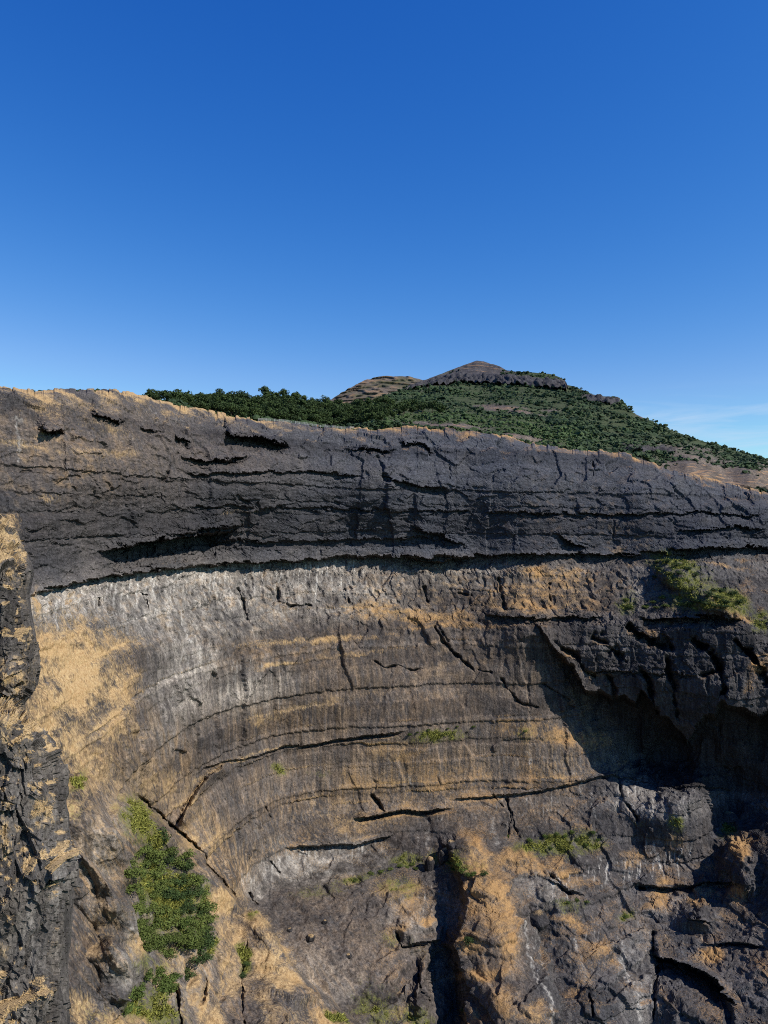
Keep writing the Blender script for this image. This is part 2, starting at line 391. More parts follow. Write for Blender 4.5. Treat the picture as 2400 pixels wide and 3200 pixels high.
# columns: one per rendered pixel in view, coarser beyond the frame
cx = np.concatenate([np.arange(-190, 2440, 3.0), np.arange(2440, 3000, 10.0)])
NR = 700
t = np.linspace(0, 1, NR)[:, None]
rimj = 8 * fbm(cx / 60, 0 * cx, 0 * cx + 3.1, 4, 5) + 2.5 * fbm(cx / 14, 0 * cx, 0 * cx, 2, 9)
_, _, rj1 = worley(cx / 34, cx * 0 + 0.5, cx * 0, 12); _, _, rj2 = worley(cx / 13, cx * 0 + 0.5, cx * 0, 13)
ry = RIM_Y(cx) + rimj + 9 * (rj1 - 0.5) + 4 * (rj2 - 0.5)
PX = np.broadcast_to(cx, (NR, len(cx))).copy()
PY = ry[None, :] + t * (3370 - ry[None, :])
WX = PX + 13 * fbm(PX / 70, PY / 70, 0.5, 4, 21); WY = PY + 10 * fbm(PX / 70, PY / 70, 7.5, 4, 22)
JX = PX + 26 * fbm(PX / 60, PY / 60, 2.5, 4, 23); JY = PY + 26 * fbm(PX / 60, PY / 60, 9.5, 4, 24)

SX, SY = WX.copy(), WY.copy()
_, _, jag = worley(PX / 26, PY / 15, PX * 0, 25)
_, _, jag2 = worley(PX / 11, PY / 8, PX * 0, 26)
WX = WX + 8 * (jag - 0.5) + 5 * (jag2 - 0.5); WY = WY + 8 * (((jag * 7.7) % 1) - 0.5) + 5 * (((jag2 * 5.3) % 1) - 0.5)
armw = 9 + 130 * sstep(430, 320, PX)
arm = sstep(-armw, armw, SY - ARM_Y(SX))
steeper = 26 * sstep(1950, 2650, PY) * sstep(560, 900, PX)
D = (back_D(SX, SY) + steeper) * (1 - arm) + front_D(SX, SY) * arm
# rounded rim
dr = (PY - ry[None, :])
D += 9 * np.exp(-dr / 9.0) + 4 * np.exp(-dr / 40.0) * sstep(1100, 200, PX)

jagl = fbm(PX / 12, PY / 12, 3.3, 3, 28)
crk_n = fbm(PX / 34, PY / 34, 4.4, 3, 29)
def window(poly, pad):
    p = np.array(poly); 
    return ((WX > p[:, 0].min() - pad) & (WX < p[:, 0].max() + pad) & (WY > p[:, 1].min() - pad) & (WY < p[:, 1].max() + pad))

def crack(poly, w, h, jit=False):
    m = window(poly, w * 4 + 30)
    d, s, tt = seg_dist((SX + 4 * jagl)[m], (SY - 3 * jagl)[m], poly)
    w = w * 0.8 * np.clip(0.55 + 1.1 * crk_n[m], 0.12, 1.3); h = 0.7 * h * np.clip(0.7 + 1.5 * crk_n[m], 0.0, 1.4)
    if poly[0][1] < 1700: h = h * 0.6
    D[m] += h * np.exp(-(d / w) ** 2) * sstep(0, 0.08, tt) * sstep(1, 0.92, tt)

def slot(poly, h, down, lip=0.0, lipw=40.0, ends=(60, 60)):
    """overhang: a lip with a recess under it"""
    p = np.array(poly, float); x0, x1 = p[0, 0], p[-1, 0]
    m = (WX > x0) & (WX < x1) & (WY > p[:, 1].min() - 4 * lipw) & (WY < p[:, 1].max() + down + 30)
    low = p[0, 1] > 2100
    x = (SX if low else WX)[m]; dy = (SY + 3.5 * jagl if low else WY)[m] - np.interp(x, p[:, 0], p[:, 1])
    if p[0, 1] > 2430: h = h * 0.6
    tp = sstep(x0, x0 + ends[0], x) * sstep(x1, x1 - ends[1], x)
    hv = h * (0.75 + 0.5 * fbm(x / 80, x * 0, x * 0, 3, 31))
    D[m] += tp * (np.where(dy > 0, hv * np.clip(1 - dy / down, 0, 1) * sstep(0, 4, dy), -lip * np.exp(dy / lipw)) )

def spur(poly, h, wl, wr, ends=(0.15, 0.12), plain=False):
    """buttress: crest line, steep flank on the left, easy flank on the right"""
    m = window(poly, max(wl, wr) * 2.2)
    d, s, tt = seg_dist((PX if plain else JX)[m], (PY if plain else JY)[m], poly)
    w = np.where(s > 0, wl, wr)
    f = np.clip(1 - d / w, 0, 1); f = np.where(s > 0, f ** 0.8, f * f * (3 - 2 * f))
    D[m] -= h * f * sstep(0, ends[0], tt) * (1 - 0.6 * sstep(1 - ends[1], 1, tt))

def ell(cx_, cy_, rx, ry_, ang=0.0, X=None, Y=None):
    X = JX if X is None else X; Y = JY if Y is None else Y
    a = math.radians(ang); dx = X - cx_; dy = Y - cy_
    u = (dx * math.cos(a) + dy * math.sin(a)) / rx; v = (-dx * math.sin(a) + dy * math.cos(a)) / ry_
    return np.clip(1.35 - np.sqrt(u * u + v * v), 0, 1)

def bump_at(cx_, cy_, rx, ry_, h, ang=0.0):
    e = ell(cx_, cy_, rx, ry_, ang); D[...] -= h * e * e * (3 - 2 * e)

# great overhang between the dark upper flow and the pale one
slot([(60,1868),(110,1852),(250,1818),(350,1798),(530,1776),(700,1758),(1000,1743),(1200,1739),(1350,1738),(1500,1734),(1900,1730),(2100,1728),(2500,1722)], 8.5, 60, 4.0, 60, (120, 900))
slot([(1240,1738),(1300,1748),(1360,1756),(1420,1744),(1480,1735)], 7, 40, 5, 30)
slot([(300,1722),(380,1712),(500,1690),(640,1668),(760,1648)], 26, 82, 9, 45, (110, 130))
slot([(520,1668),(620,1652),(700,1645),(780,1640)], 6, 22, 4, 25)
slot([(620,1690),(900,1690),(1200,1685),(1400,1668)], 3.5, 30, 1.5, 40)
slot([(690,1352),(760,1362),(850,1376),(910,1392)], 13, 50, 8, 40, (30, 60))
slot([(560,1425),(640,1440),(720,1432),(790,1418)], 8, 20, 4, 25)
slot([(540,1362),(580,1372),(600,1388)], 7, 22, 3, 20, (15, 15))
slot([(115,1345),(160,1350),(200,1350)], 7, 16, 6, 40, (25, 15))
slot([(280,1298),(320,1308),(400,1316)], 6, 10, 5, 40, (25, 30))
slot([(420,1325),(470,1345),(520,1352)], 5, 14, 3, 20)
slot([(1060,1395),(1180,1402),(1250,1412)], 6, 16, 3, 25)
slot([(1240,1386),(1330,1392),(1360,1412)], 6, 14, 3, 20, (20, 15))
slot([(560,1480),(760,1478),(960,1470),(1150,1490)], 4, 18, 2, 25)
slot([(1180,1480),(1240,1500),(1300,1515),(1420,1530)], 7, 30, 2, 30)
slot([(1500,1600),(1700,1602),(1900,1606),(2200,1604),(2400,1612)], 4.5, 16, 1.5, 25)
slot([(560,1585),(700,1584),(900,1585),(1100,1590),(1500,1598)], 3.0, 12, 1.0, 25)
slot([(1270,1640),(1340,1660),(1420,1690),(1470,1715)], 6, 40, 3, 30)
slot([(1720,1660),(1780,1690),(1850,1722)], 9, 60, 3, 30)
slot([(2080,1716),(2200,1712),(2330,1708),(2440,1712)], 12, 45, 5, 40)
slot([(2100,1660),(2180,1655),(2300,1650),(2400,1660)], 5, 40, 3, 30)
for pl, w, h in [([(560,1410),(535,1450),(505,1520),(495,1560)], 7, 5), ([(1180,1420),(1195,1480),(1210,1510)], 16, 9), ([(1850,1440),(1852,1490)], 7, 8),
                 ([(1330,1405),(1345,1425)], 6, 5), ([(1400,1450),(1405,1500)], 5, 5), ([(190,1380),(195,1420),(190,1480)], 5, 3), ([(1000,1560),(1200,1610),(1300,1640)], 10, 4),
                 ([(1915,1620),(1920,1720)], 6, 3),
                 ([(440,1855),(455,1860),(462,1905)], 6, 5), ([(310,1865),(315,1890)], 5, 3), ([(740,1835),(760,1880),(778,1940)], 8, 6), ([(865,1830),(870,1875),(900,1895),(980,1895)], 8, 7),
                 ([(1080,1840),(1095,1885)], 7, 6), ([(1320,1830),(1345,1880)], 7, 5), ([(1560,1800),(1570,1850),(1580,1915)], 11, 8), ([(1715,1820),(1725,1880)], 9, 8),
                 ([(1430,1850),(1480,1860)], 6, 4),
                 ([(1350,1955),(1375,2000),(1430,2050),(1470,2085),(1490,2105)], 9, 7), ([(1375,1975),(1400,2010)], 5, 3), ([(1490,2095),(1540,2100)], 5, 4),
                 ([(1160,2060),(1200,2085),(1240,2080),(1290,2095),(1340,2085)], 5, 3.5), ([(1560,2115),(1590,2160),(1630,2200),(1690,2212)], 7, 5), ([(1690,2130),(1740,2165),(1800,2220)], 8, 6),
                 ([(1160,2480),(1200,2540)], 7, 5), ([(1580,2485),(1600,2560),(1580,2620)], 6, 5), ([(1600,2530),(1612,2600)], 5, 4),
                 ([(1930,2420),(1940,2490),(2000,2570)], 8, 8), ([(1540,2480),(1575,2520)], 5, 4), ([(820,2520),(850,2555)], 6, 4),
                 ([(840,2690),(880,2730)], 6, 4), ([(780,2790),(800,2830)], 5, 4), ([(1230,2900),(1250,2960),(1330,2950)], 7, 5), ([(1310,3010),(1320,3080),(1340,3140)], 9, 8),
                 ([(1710,2720),(1780,2790),(1830,2795)], 7, 4), ([(2040,2900),(2042,2980),(2048,3060),(2040,3200)], 10, 8), ([(1990,2760),(2020,2780)], 7, 6), ([(1840,3100),(1850,3180)], 6, 6)]:
    crack(pl, w, h)
# slots and ledges of the lower wall
slot([(600,2425),(640,2400),(700,2382),(800,2360),(900,2330),(940,2326)], 4, 10, 1.5, 30, (60, 10))
slot([(935,2330),(1000,2322),(1060,2310),(1150,2300),(1280,2285)], 5.5, 12, 1.5, 30, (12, 60))
slot([(1100,2560),(1190,2545),(1260,2530),(1330,2535),(1420,2525)], 10, 16, 3, 30, (40, 50))
slot([(1400,2500),(1580,2482),(1700,2470),(1850,2432),(1960,2425)], 4, 10, 2, 30)
slot([(1900,2420),(2000,2440),(2100,2450),(2300,2470)], 4, 12, 1, 30)
slot([(880,2650),(1000,2640),(1120,2640),(1250,2600)], 7, 70, 2, 25)
slot([(1960,2760),(2060,2770),(2150,2768),(2250,2755),(2330,2765)], 8, 22, 3, 30)
slot([(1690,2730),(1760,2770),(1830,2790)], 8, 22, 2, 20)
slot([(2130,2860),(2180,2870),(2240,2880)], 6, 20, 4, 40)
slot([(2180,2945),(2300,2940),(2400,2950)], 6, 18, 3, 40)
slot([(2030,2980),(2100,2990),(2180,3030),(2260,3090),(2300,3150)], 34, 120, 3, 50, (20, 30))
slot([(1230,2960),(1330,2940),(1400,2940)], 6, 18, 2, 30)
# spurs on the right flank: dark gullies between them
BLK = lut([(1600,1900),(1670,1950),(1740,2035),(1790,2085),(1805,2115),(1832,2168),(1880,2170),(1910,2188),(1950,2182),(1988,2200),(2008,2160),(2040,2200),(2066,2238),(2092,2240),(2120,2285),(2152,2322),(2172,2268),(2196,2238),(2236,2246),(2262,2206),(2300,2212),(2340,2234),(2374,2250),(2400,2230),(2430,2290),(2600,2360),(3000,2400)])(SX + 6 * fbm(PX / 30, PY / 30, 1.1, 3, 35))
bdy = SY + 5 * fbm(PX / 26, PY / 26, 6.1, 3, 36) - BLK
blk = sstep(3, -5, bdy) * sstep(1930, 1960, WY) * sstep(1640, 1700, WX)
D -= blk * (3 + 10 * sstep(1940, 2200, WY) + 2 * np.exp(np.minimum(bdy, 0) / 40))
D += 7 * sstep(0, 8, bdy) * sstep(150, 30, bdy) * sstep(1680, 1800, WX)
for pl, w, h in [([(1840,1985),(1890,2010),(1935,2050),(1965,2075)], 20, 13), ([(1950,1960),(2010,1990),(2060,2020),(2105,2030)], 24, 15), ([(2090,2040),(2085,2090),(2105,2150),(2110,2200),(2130,2260)], 15, 12), ([(2000,2085),(2025,2120),(2040,2190),(2060,2240)], 16, 12),
                 ([(2150,1985),(2200,2030),(2240,2060),(2255,2120),(2270,2190)], 20, 15), ([(2290,1990),(2330,2030),(2380,2090),(2400,2150)], 20, 14), ([(1720,2000),(1790,2040),(1830,2100),(1870,2120)], 12, 8), ([(1900,2110),(1920,2150),(1915,2190)], 12, 9), ([(2180,2110),(2230,2100),(2260,2090)], 10, 7)]:
    crack(pl, w * 0.95, h * 1.25)
slot([(1800,2098),(1950,2100),(2050,2105),(2200,2110)], 4, 12, 1.5, 30)
# pillar standing in front of the lower wall
xl = lut([(2560,1425),(2630,1390),(2700,1408),(2760,1434),(2870,1444),(2950,1405),(3040,1434),(3200,1455),(3400,1470)])(JY)
xr = lut([(2560,1440),(2630,1470),(2700,1530),(2800,1585),(2900,1640),(3000,1675),(3200,1750),(3400,1820)])(JY)
pil = sstep(0, 16, JX - xl) * sstep(60, -70, JX - xr) * sstep(2600, 2640, JY)
pc = np.clip((JX - xl) / np.maximum(xr + 40 - xl, 20), 0, 1)
D -= sstep(2600, 2660, JY) * (8 + 10 * sstep(2680, 2940, WY)) * np.where(JX > xl - 14, np.sqrt(np.clip(1 - ((pc - 0.30) / 0.70) ** 2, 0, 1)), 0) * sstep(-14, 10, JX - xl)
gul = sstep(-75, -10, JX - xl) * sstep(12, -12, JX - xl) * sstep(2790, 2880, WY)
D += gul * 0.8
bump_at(1320, 3080, 28, 110, 9, 8)
bump_at(1300, 2900, 70, 60, 5)
bump_at(2300, 2700, 55, 90, 14, -20)
bump_at(2180, 2860, 70, 50, 6)
# boulders of the ridge of bushes, ledges
bump_at(2110, 1800, 70, 45, 9, 30); bump_at(2230, 1880, 90, 40, 8, 20)
slot([(1980,1935),(2100,1930),(2250,1925),(2330,1945)], 9, 40, 3, 30)
slot([(1500,1915),(1600,1935),(1750,1930),(1900,1925)], 5, 26, 2, 30)
# ribs of the near left arm
spur([(240,2400),(300,2520),(370,2620),(418,2720),(432,2790)], 17, 130, 22, plain=True)
spur([(230,2640),(330,2760),(400,2850),(430,2950)], 14, 110, 20, plain=True)
spur([(330,2920),(390,2990),(405,3080),(380,3150)], 12, 90, 20, plain=True)
spur([(720,2388),(655,2425),(610,2485),(580,2545),(562,2588)], 7, 16, 34, (0.1, 0.1), plain=True)
crack([(556,2580),(598,2490),(640,2430),(700,2390)], 8, 8)
crack([(430,2480),(470,2520),(555,2590),(690,2750),(745,2825)], 8, 8)
crack([(770,2930),(755,3100),(765,3250)], 8, 4)
crack([(540,3080),(560,3160),(570,3250)], 9, 6); crack([(640,3050),(620,3150)], 8, 4)

P0 = unproject(PX, PY, D)
NS = grid_normals(box_blur(P0, 9)); NS /= np.linalg.norm(NS, axis=-1, keepdims=True)
X, Y, Z = (P0[..., i].astype(F) for i in range(3))

# ------------------------------------------------------------------ rock relief (metres along the surface normal)
smooth_zone = np.clip(ell(1250, 2420, 560, 300, -8) * 1.4 + ell(700, 2550, 200, 160) + ell(1150, 2120, 450, 110) + 0.6 * ell(330, 2700, 130, 420, 25) + 0.35 * ell(680, 3080, 160, 200) + 0.7 * ell(1550, 2950, 120, 330, -12), 0, 1)
upper = sstep(30, -30, WY - lut([(0,1870),(100,1852),(350,1798),(700,1758),(1200,1739),(2500,1722)])(WX))
rightlow = sstep(1650, 2000, WX) * sstep(1900, 2000, WY)
scree = np.clip(ell(980, 2960, 170, 240, -35) * 1.6, 0, 1) * (1 - arm)
rough = 0.55 + 0.45 * upper + 0.75 * rightlow - 0.33 * smooth_zone
wxn = 2.2 * fbm(X / 9, Y / 9, Z / 9, 2, 40); wzn = 2.2 * fbm(X / 9, Y / 9, Z / 9, 2, 41)
tilt = 0.10 * X                                              # the flows dip a little
ZT = Z + wzn
big = fbm(X / 38, Y / 38, Z / 24, 3, 50)
strata = fbm((X + wxn) / 34, Y / 34, ZT / 2.8, 3, 53, 0.6, True)
flute = fbm((X + wxn) / 3.6, Y / 3.6, Z / 40, 3, 57, 0.6)
paleband = sstep(-10, 10, WY - lut([(0,1870),(100,1852),(350,1798),(700,1758),(1200,1739),(2500,1722)])(WX)) * sstep(1990, 1930, WY)
fa, ga, ca = worley((X + wxn) / 11, Y / 11, ZT / 4.2, 60, True)            # slabs of the dark flow
fb, gb, cb = worley((X + wxn) / 3.4, Y / 3.4, ZT / 1.25, 63, True)         # flakes
fc, gc, cc_ = worley((X + wxn) / 3.2, Y / 3.2, (Z + wzn) / 10, 64, True)   # upright blocks
fd, gd, cd = worley((X + wxn) / 6.5, Y / 6.5, (Z + wzn) / 13, 65, True)         # angular lumps
fine = fbm(X / 1.8, Y / 1.8, Z / 1.3, 3, 66, 0.62)
a_up = upper; a_pb = paleband * (1 - upper); a_rl = rightlow; a_lo = np.clip(1 - a_up - a_pb - a_rl, 0, 1)
fe, ge, ce = worley((X + wxn) / 14, Y / 14, (Z + wzn) / 38, 67, True)       # great slabs
# bedding: irregular flow tops that run all round the bowl
gb_ = np.random.default_rng(5); lv = [-330.0]
while lv[-1] < 90: lv.append(lv[-1] + gb_.choice([1.6, 2.6, 4.2, 6.5, 9.0], p=[.2, .25, .25, .2, .1]))
lv = np.array(lv); bh = gb_.random(len(lv)) ** 1.6; bo = gb_.normal(size=len(lv)) * 0.5; bt = gb_.random(len(lv))
zbed = Z + 1.3 * fbm(X / 55, Y / 55, Z / 30, 3, 71) + 0.5 * noise(X / 6, Y / 6, Z / 6, 72) + 0.55 * fb + 0.018 * X
kb = np.clip(np.searchsorted(lv, zbed), 1, len(lv) - 1)
up_d = lv[kb] - zbed; dn_d = zbed - lv[kb - 1]
mk = sstep(-0.30, 0.35, noise(X / 30, Y / 30, kb * 7.31, 73)); mk1 = sstep(-0.30, 0.35, noise(X / 30, Y / 30, (kb - 1) * 7.31, 73))
bed = bo[kb] * 1.3 - 1.7 * bh[kb] * mk * np.exp(-up_d / 0.9) + 0.45 * bh[kb - 1] * mk1 * np.exp(-dn_d / 0.6)
bedgrass = bh[kb - 1] * mk1 * np.exp(-dn_d / 0.9)
tone = bt[kb] * 0.75 + 0.30 * (0.5 + 0.8 * fbm(X / 25, Y / 25, Z / 5, 3, 74))
# joints: steep, long, sharp
jn = np.abs(noise((X + 0.3 * wxn) / 8, Y / 8, Z / 130, 75)); jm = sstep(0.15, 0.45, noise(X / 16, Y / 16, Z / 22, 76))
joint = -np.exp(-jn / 0.022) * jm
lw = 0.45 + 0.55 * sstep(250, 700, PX)
fe = fe * lw; fd = fd * lw; joint = joint * lw
disp = (1.8 * big * rough
        + a_up * (1.0 * fa + 0.30 * fb + 0.40 * strata + 0.20 * fine + 1.7 * fe + 0.45 * bed + 0.2 * joint)
        + a_pb * (1.2 * fc + 0.9 * fe + 0.40 * flute + 0.18 * fine + 0.25 * fb + 0.7 * bed + 1.1 * joint)
        + a_rl * (1.9 * fe + 0.7 * fd + 0.55 * fc + 0.14 * fb + 0.50 * flute + 0.16 * fine + 0.8 * bed + 1.2 * joint)
        + a_lo * ((1 - 0.8 * smooth_zone) * (2.2 * fe + 1.0 * fd + 0.45 * fc + 0.2 * fb + 0.15 * fine) + 0.20 * flute + 0.10 * fine + 0.7 * fe * smooth_zone + 0.8 * bed * (1 - 0.6 * arm) + 0.5 * joint * (1 - arm)))
disp = disp * (1 - 0.75 * scree) + scree * (0.8 * fbm(X / 6, Y / 6, Z / 6, 3, 70) + 0.5 * fb + 0.55 * fine)
crisp = np.clip(0.3 + 0.45 * a_up + 0.4 * a_rl + 0.3 * a_pb, 0, 0.8)
disp = disp * crisp + box_blur(disp, 1) * (1 - crisp)
disp *= 1 - 0.8 * np.exp(-((SY - ARM_Y(SX)) / 24) ** 2) * sstep(500, 760, PX)
edge_fade = sstep(0, 26, dr) * 0.95 + 0.05
P1 = P0 + NS * (disp * edge_fade)[..., None]
N1 = grid_normals(P1)
NB = grid_normals(box_blur(P1, 2))

# ------------------------------------------------------------------ what stains and grows where, and shade painted on the right flank
def patch(lst):
    s = np.zeros(PX.shape)
    for e in lst:
        k = e[5] if len(e) > 5 else 1.0; a = e[4] if len(e) > 4 else 0.0
        s = np.maximum(s, k * ell(e[0], e[1], e[2], e[3], a))
    return s

OV = lut([(0,1870),(100,1852),(350,1798),(700,1758),(1200,1739),(2500,1722)])(WX)
n_str = fbm(X / 1.6, Y / 1.6, Z / 26, 3, 80, 0.6)
n_str2 = fbm(X / 3.4, Y / 3.4, Z / 40, 3, 83, 0.6)
n_mid = fbm(X / 14, Y / 14, Z / 9, 4, 86)
n_sm = fbm(X / 3.5, Y / 3.5, Z / 2.6, 3, 89, 0.6)

pale = patch([(600,1880,350,120,-4,1.0),(250,1880,200,90,-8,0.85),(1000,1850,300,90,0,0.75),(580,2090,110,180,10,0.75),(760,2150,160,70,-10,0.65),(1400,1800,350,50,0,0.4),
              (540,2250,100,110,0,0.25),(960,2700,190,55,-12,1.0),(800,2760,60,50,-30,0.9),(1150,2680,90,40,-10,0.5),(2040,2500,130,60,10,0.6),(1960,2470,80,60,0,0.6),(1700,2770,110,60,20,0.55),
              (2080,2830,50,60,0,0.6),(2000,3050,60,200,-6,0.35),(1420,2850,60,60,0,.3),(1290,2880,90,60,0,0.45),(560,2860,60,50,0,0.0),(430,2900,60,90,-20,0.6),(390,3020,60,70,-20,0.65),(330,2650,90,200,25,0.35),(600,3050,120,120,0,0.25),
              (1000,3050,130,80,30,0.3),(1050,1630,400,50,-2,0.20),(330,1700,250,90,0,0.2),(1990,1850,60,70,0,0.4),(1900,2010,70,50,20,0.4),(870,2640,60,30,-20,0.3)])
pale *= 0.95 * np.clip(0.70 + 1.1 * n_str2 + 0.7 * n_mid, 0, 1.25)
pale *= sstep(-6, 10, WY - OV) * 0.95 + 0.25
brown = np.clip(patch([(1200,2250,600,420,-6,0.95),(900,2150,500,200,0,0.8),(1350,2150,300,150,0,1.0),(500,2500,250,250,0,0.8),(300,2500,200,300,0,0.6),(1300,1850,600,90,0,0.7),(1700,1850,250,80,0,0.8),
                       (1050,2950,350,250,20,0.75),(1540,2930,110,300,-10,1.1),(220,1400,420,150,6,0.7),(700,1420,300,80,6,0.5),(1150,2850,300,120,0,0.6),(700,3100,300,200,0,0.4),(2000,2750,250,200,0,0.25)]) * (0.65 + 0.8 * n_mid + 0.5 * n_str2), 0, 1)
stain_shade = np.clip(patch([(1000,2730,110,28,-14,0.9),(1150,2690,110,26,-12,0.9),(1230,2640,60,40,0,0.9),(900,2760,60,20,-10,0.6)]) * (0.6 + 1.6 * n_sm), 0, 0.9)
streak_zone = patch([(560,1900,420,130,0,0.7),(1000,1820,340,60,0,0.8),(1540,1790,60,70,0,0.6),(1860,1770,60,40,0,0.7),(50,1320,30,60,0,0.9),(900,2600,320,140,-15,0.25),(950,2690,240,60,-14,0.95),
                     (1350,2600,110,120,0,0.5),(1600,2500,330,110,0,0.5),(1500,2420,300,120,0,0.3),(1850,2740,150,70,0,0.75),(1640,2960,40,90,-20,0.6),(1700,3030,40,140,-15,0.8),(1790,3000,40,90,-15,0.6),(1960,3050,40,150,-12,0.85),(2040,2680,50,110,-10,0.8),
                     (2150,2650,60,60,0,0.5),(2080,2850,40,60,0,0.8),(1330,2700,40,80,0,0.4),(570,2150,60,190,8,0.6),(760,2140,130,60,0,0.5),(480,1290,30,30,0,0.7),(560,1300,20,30,0,0.6),(900,1620,260,30,0,0.35),(1140,1640,180,25,0,0.35),(1340,2820,90,70,0,0.5),(2010,2480,120,60,0,0.5)])
streak = np.clip((n_str * 2.2 + 0.35 * n_mid - 0.48) * 2.4, 0, 1) * streak_zone
def drips(line, x0, x1, lmax, k, seed, dens=0.12):
    ly = lut(line)(PX); dy = PY - ly; L = lmax * np.clip(0.45 + 1.3 * noise(PX / 14, PX * 0 + seed, PX * 0, seed), 0.05, 1.3)
    v = fbm(PX / 6.5 + dy * 0.01, dy / 400, PX * 0 + seed, 3, seed, 0.7)
    return k * sstep(dens, dens + 0.25, v) * sstep(-2, 8, dy) * sstep(L, L * 0.35, dy) * sstep(x0, x0 + 60, PX) * sstep(x1, x1 - 80, PX)
streak *= 0.55
for dr_ in (drips([(60,1872),(110,1856),(250,1822),(350,1802),(530,1780),(700,1764),(1000,1752),(1200,1748),(2000,1738)], 90, 1150, 190, 0.95, 221, 0.02), drips([(60,1872),(350,1802),(700,1764),(1200,1748),(2400,1738)], 900, 2050, 90, 0.55, 222, 0.2),
            drips([(760,2770),(850,2690),(950,2650),(1100,2640),(1250,2605)], 760, 1240, 90, 0.9, 223, 0.0), drips([(1300,2540),(1600,2490),(1850,2440),(2200,2480)], 1280, 2150, 170, 0.6, 224, 0.22), drips([(1150,2360),(1500,2340),(1900,2350)], 1200, 1900, 140, 0.5, 225, 0.28),
            drips([(1680,2740),(1800,2720),(1900,2690),(2000,2690),(2150,2640),(2300,2650)], 1680, 2250, 140, 0.95, 226, 0.05), drips([(1640,2900),(1800,2890),(1950,2920),(2040,2940)], 1650, 2040, 260, 0.7, 230, 0.16), drips([(2050,2790),(2150,2790),(2330,2790)], 2050, 2320, 160, 0.5, 231, 0.2), drips([(1900,2445),(2060,2470),(2220,2490)], 1890, 2200, 110, 0.8, 232, 0.05), drips([(1250,2760),(1450,2760)], 1240, 1430, 150, 0.6, 227, 0.15), drips([(480,2000),(560,2020),(640,2020),(900,2090)], 490, 880, 210, 0.6, 228, 0.12), drips([(400,1290),(800,1370)], 440, 800, 60, 0.5, 229, 0.3)):
    streak = np.maximum(streak, dr_)
# named water marks
for pl, w, k in [([(52,1300),(58,1340),(62,1400),(60,1440)], 6, 0.9), ([(575,1870),(572,1950),(585,2010)], 7, 0.8), ([(1640,2905),(1655,2960),(1690,3060),(1720,3120),(1728,3190)], 6, 0.85), ([(1620,2860),(1635,2900)], 3, 0.9),
                 ([(1790,2930),(1815,2990),(1830,3060)], 8, 0.5), ([(1945,2960),(1975,3060),(2000,3200)], 10, 0.75), ([(2030,3050),(2045,3190)], 5, 0.5), ([(2045,2640),(2060,2690),(2085,2750)], 6, 0.85), ([(1815,2430),(1822,2490)], 4, 0.7),
                 ([(1650,2350),(1660,2400)], 4, 0.6), ([(1850,2480),(1862,2560)], 5, 0.6), ([(1330,2600),(1345,2660)], 9, 0.4), ([(1540,2560),(1550,2640)], 8, 0.4), ([(1270,2420),(1300,2480)], 4, 0.5)]:
    m = window(pl, 40); d, s, tt = seg_dist(WX[m], WY[m], pl)
    streak[m] = np.maximum(streak[m], 0.85 * k * sstep(w, w * 0.1, d + 4 * n_sm[m]) * np.clip(0.75 + 1.6 * n_str[m], 0, 1))

def fan(ox_, oy_, zone, seed):
    th = np.arctan2(PX - ox_, oy_ - PY); r_ = np.hypot(PX - ox_, oy_ - PY)
    v = fbm(th * 26, r_ / 170, r_ * 0 + seed, 4, seed, 0.65)
    return patch(zone) * sstep(-0.22, 0.30, v + 0.25 * n_sm)
n_och = fbm(X / 0.9, Y / 0.9, Z / 22, 4, 95, 0.65)
ochre = np.maximum(fan(556, 2640, [(480,2430,130,170,10,1.0),(420,2330,120,120,0,0.8)], 201), fan(750, 2860, [(660,2640,90,150,-30,1.0),(760,2700,60,90,0,0.8)], 202))
ochre = np.maximum(ochre, patch([(1330,2440,360,110,-4,1.0),(1700,2390,200,90,0,0.8),(1050,2520,260,70,-10,0.75),(1000,2620,230,40,-12,0.9),(1600,2540,250,50,0,0.5),(900,2480,200,90,0,0.4),(1150,2200,500,60,-8,0.5),(330,2520,130,180,30,0.9),(330,2850,110,200,25,0.9),(700,3080,120,150,0,0.7)]) * sstep(-0.12, 0.34, n_och + 0.35 * n_mid))
ochre = np.maximum(ochre, 0.8 * patch([(650,1900,420,110,-4,0.55),(1350,1850,350,70,0,0.8),(1700,1850,200,80,0,1.0),(1250,1900,250,60,0,0.7),(150,1420,280,150,0,0.6),(1800,1600,300,120,0,0.25),(1950,1690,100,60,0,0.6),(900,2050,300,60,0,0.5),(1400,2080,220,90,0,0.5),(1850,2250,120,60,30,0.4),(2150,2850,250,200,0,0.35)]) * sstep(0.0, 0.4, n_sm + 0.5 * n_mid))
uu = PX * 0.84 - PY * 0.54; vv = PX * 0.54 + PY * 0.84
n_dia = fbm(uu / 8.5, vv / 170, uu * 0 + 3.3, 4, 210, 0.65)
dia = patch([(330,2680,140,330,25,0.75),(360,2900,110,230,15,0.65),(640,3060,160,220,10,0.8),(300,2420,150,130,30,0.9),(960,3130,150,130,40,0.6)])
ochre = np.where(dia > 0.05, np.maximum(ochre * 0.5, dia * 0.85 * sstep(-0.02, 0.22, n_dia + 0.3 * n_mid)), ochre) * 0.9
ochre *= 1 - 0.45 * smooth_zone * sstep(900, 1100, PX)
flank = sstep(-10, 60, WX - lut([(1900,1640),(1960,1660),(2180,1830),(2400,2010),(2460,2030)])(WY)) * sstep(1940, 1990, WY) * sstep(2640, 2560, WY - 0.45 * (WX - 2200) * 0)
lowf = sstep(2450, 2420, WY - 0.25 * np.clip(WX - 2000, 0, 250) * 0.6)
dk_shade = flank * lowf * (1 - 0.75 * blk)  # dark flank rock, its colour deepened further to blacken the shadow there
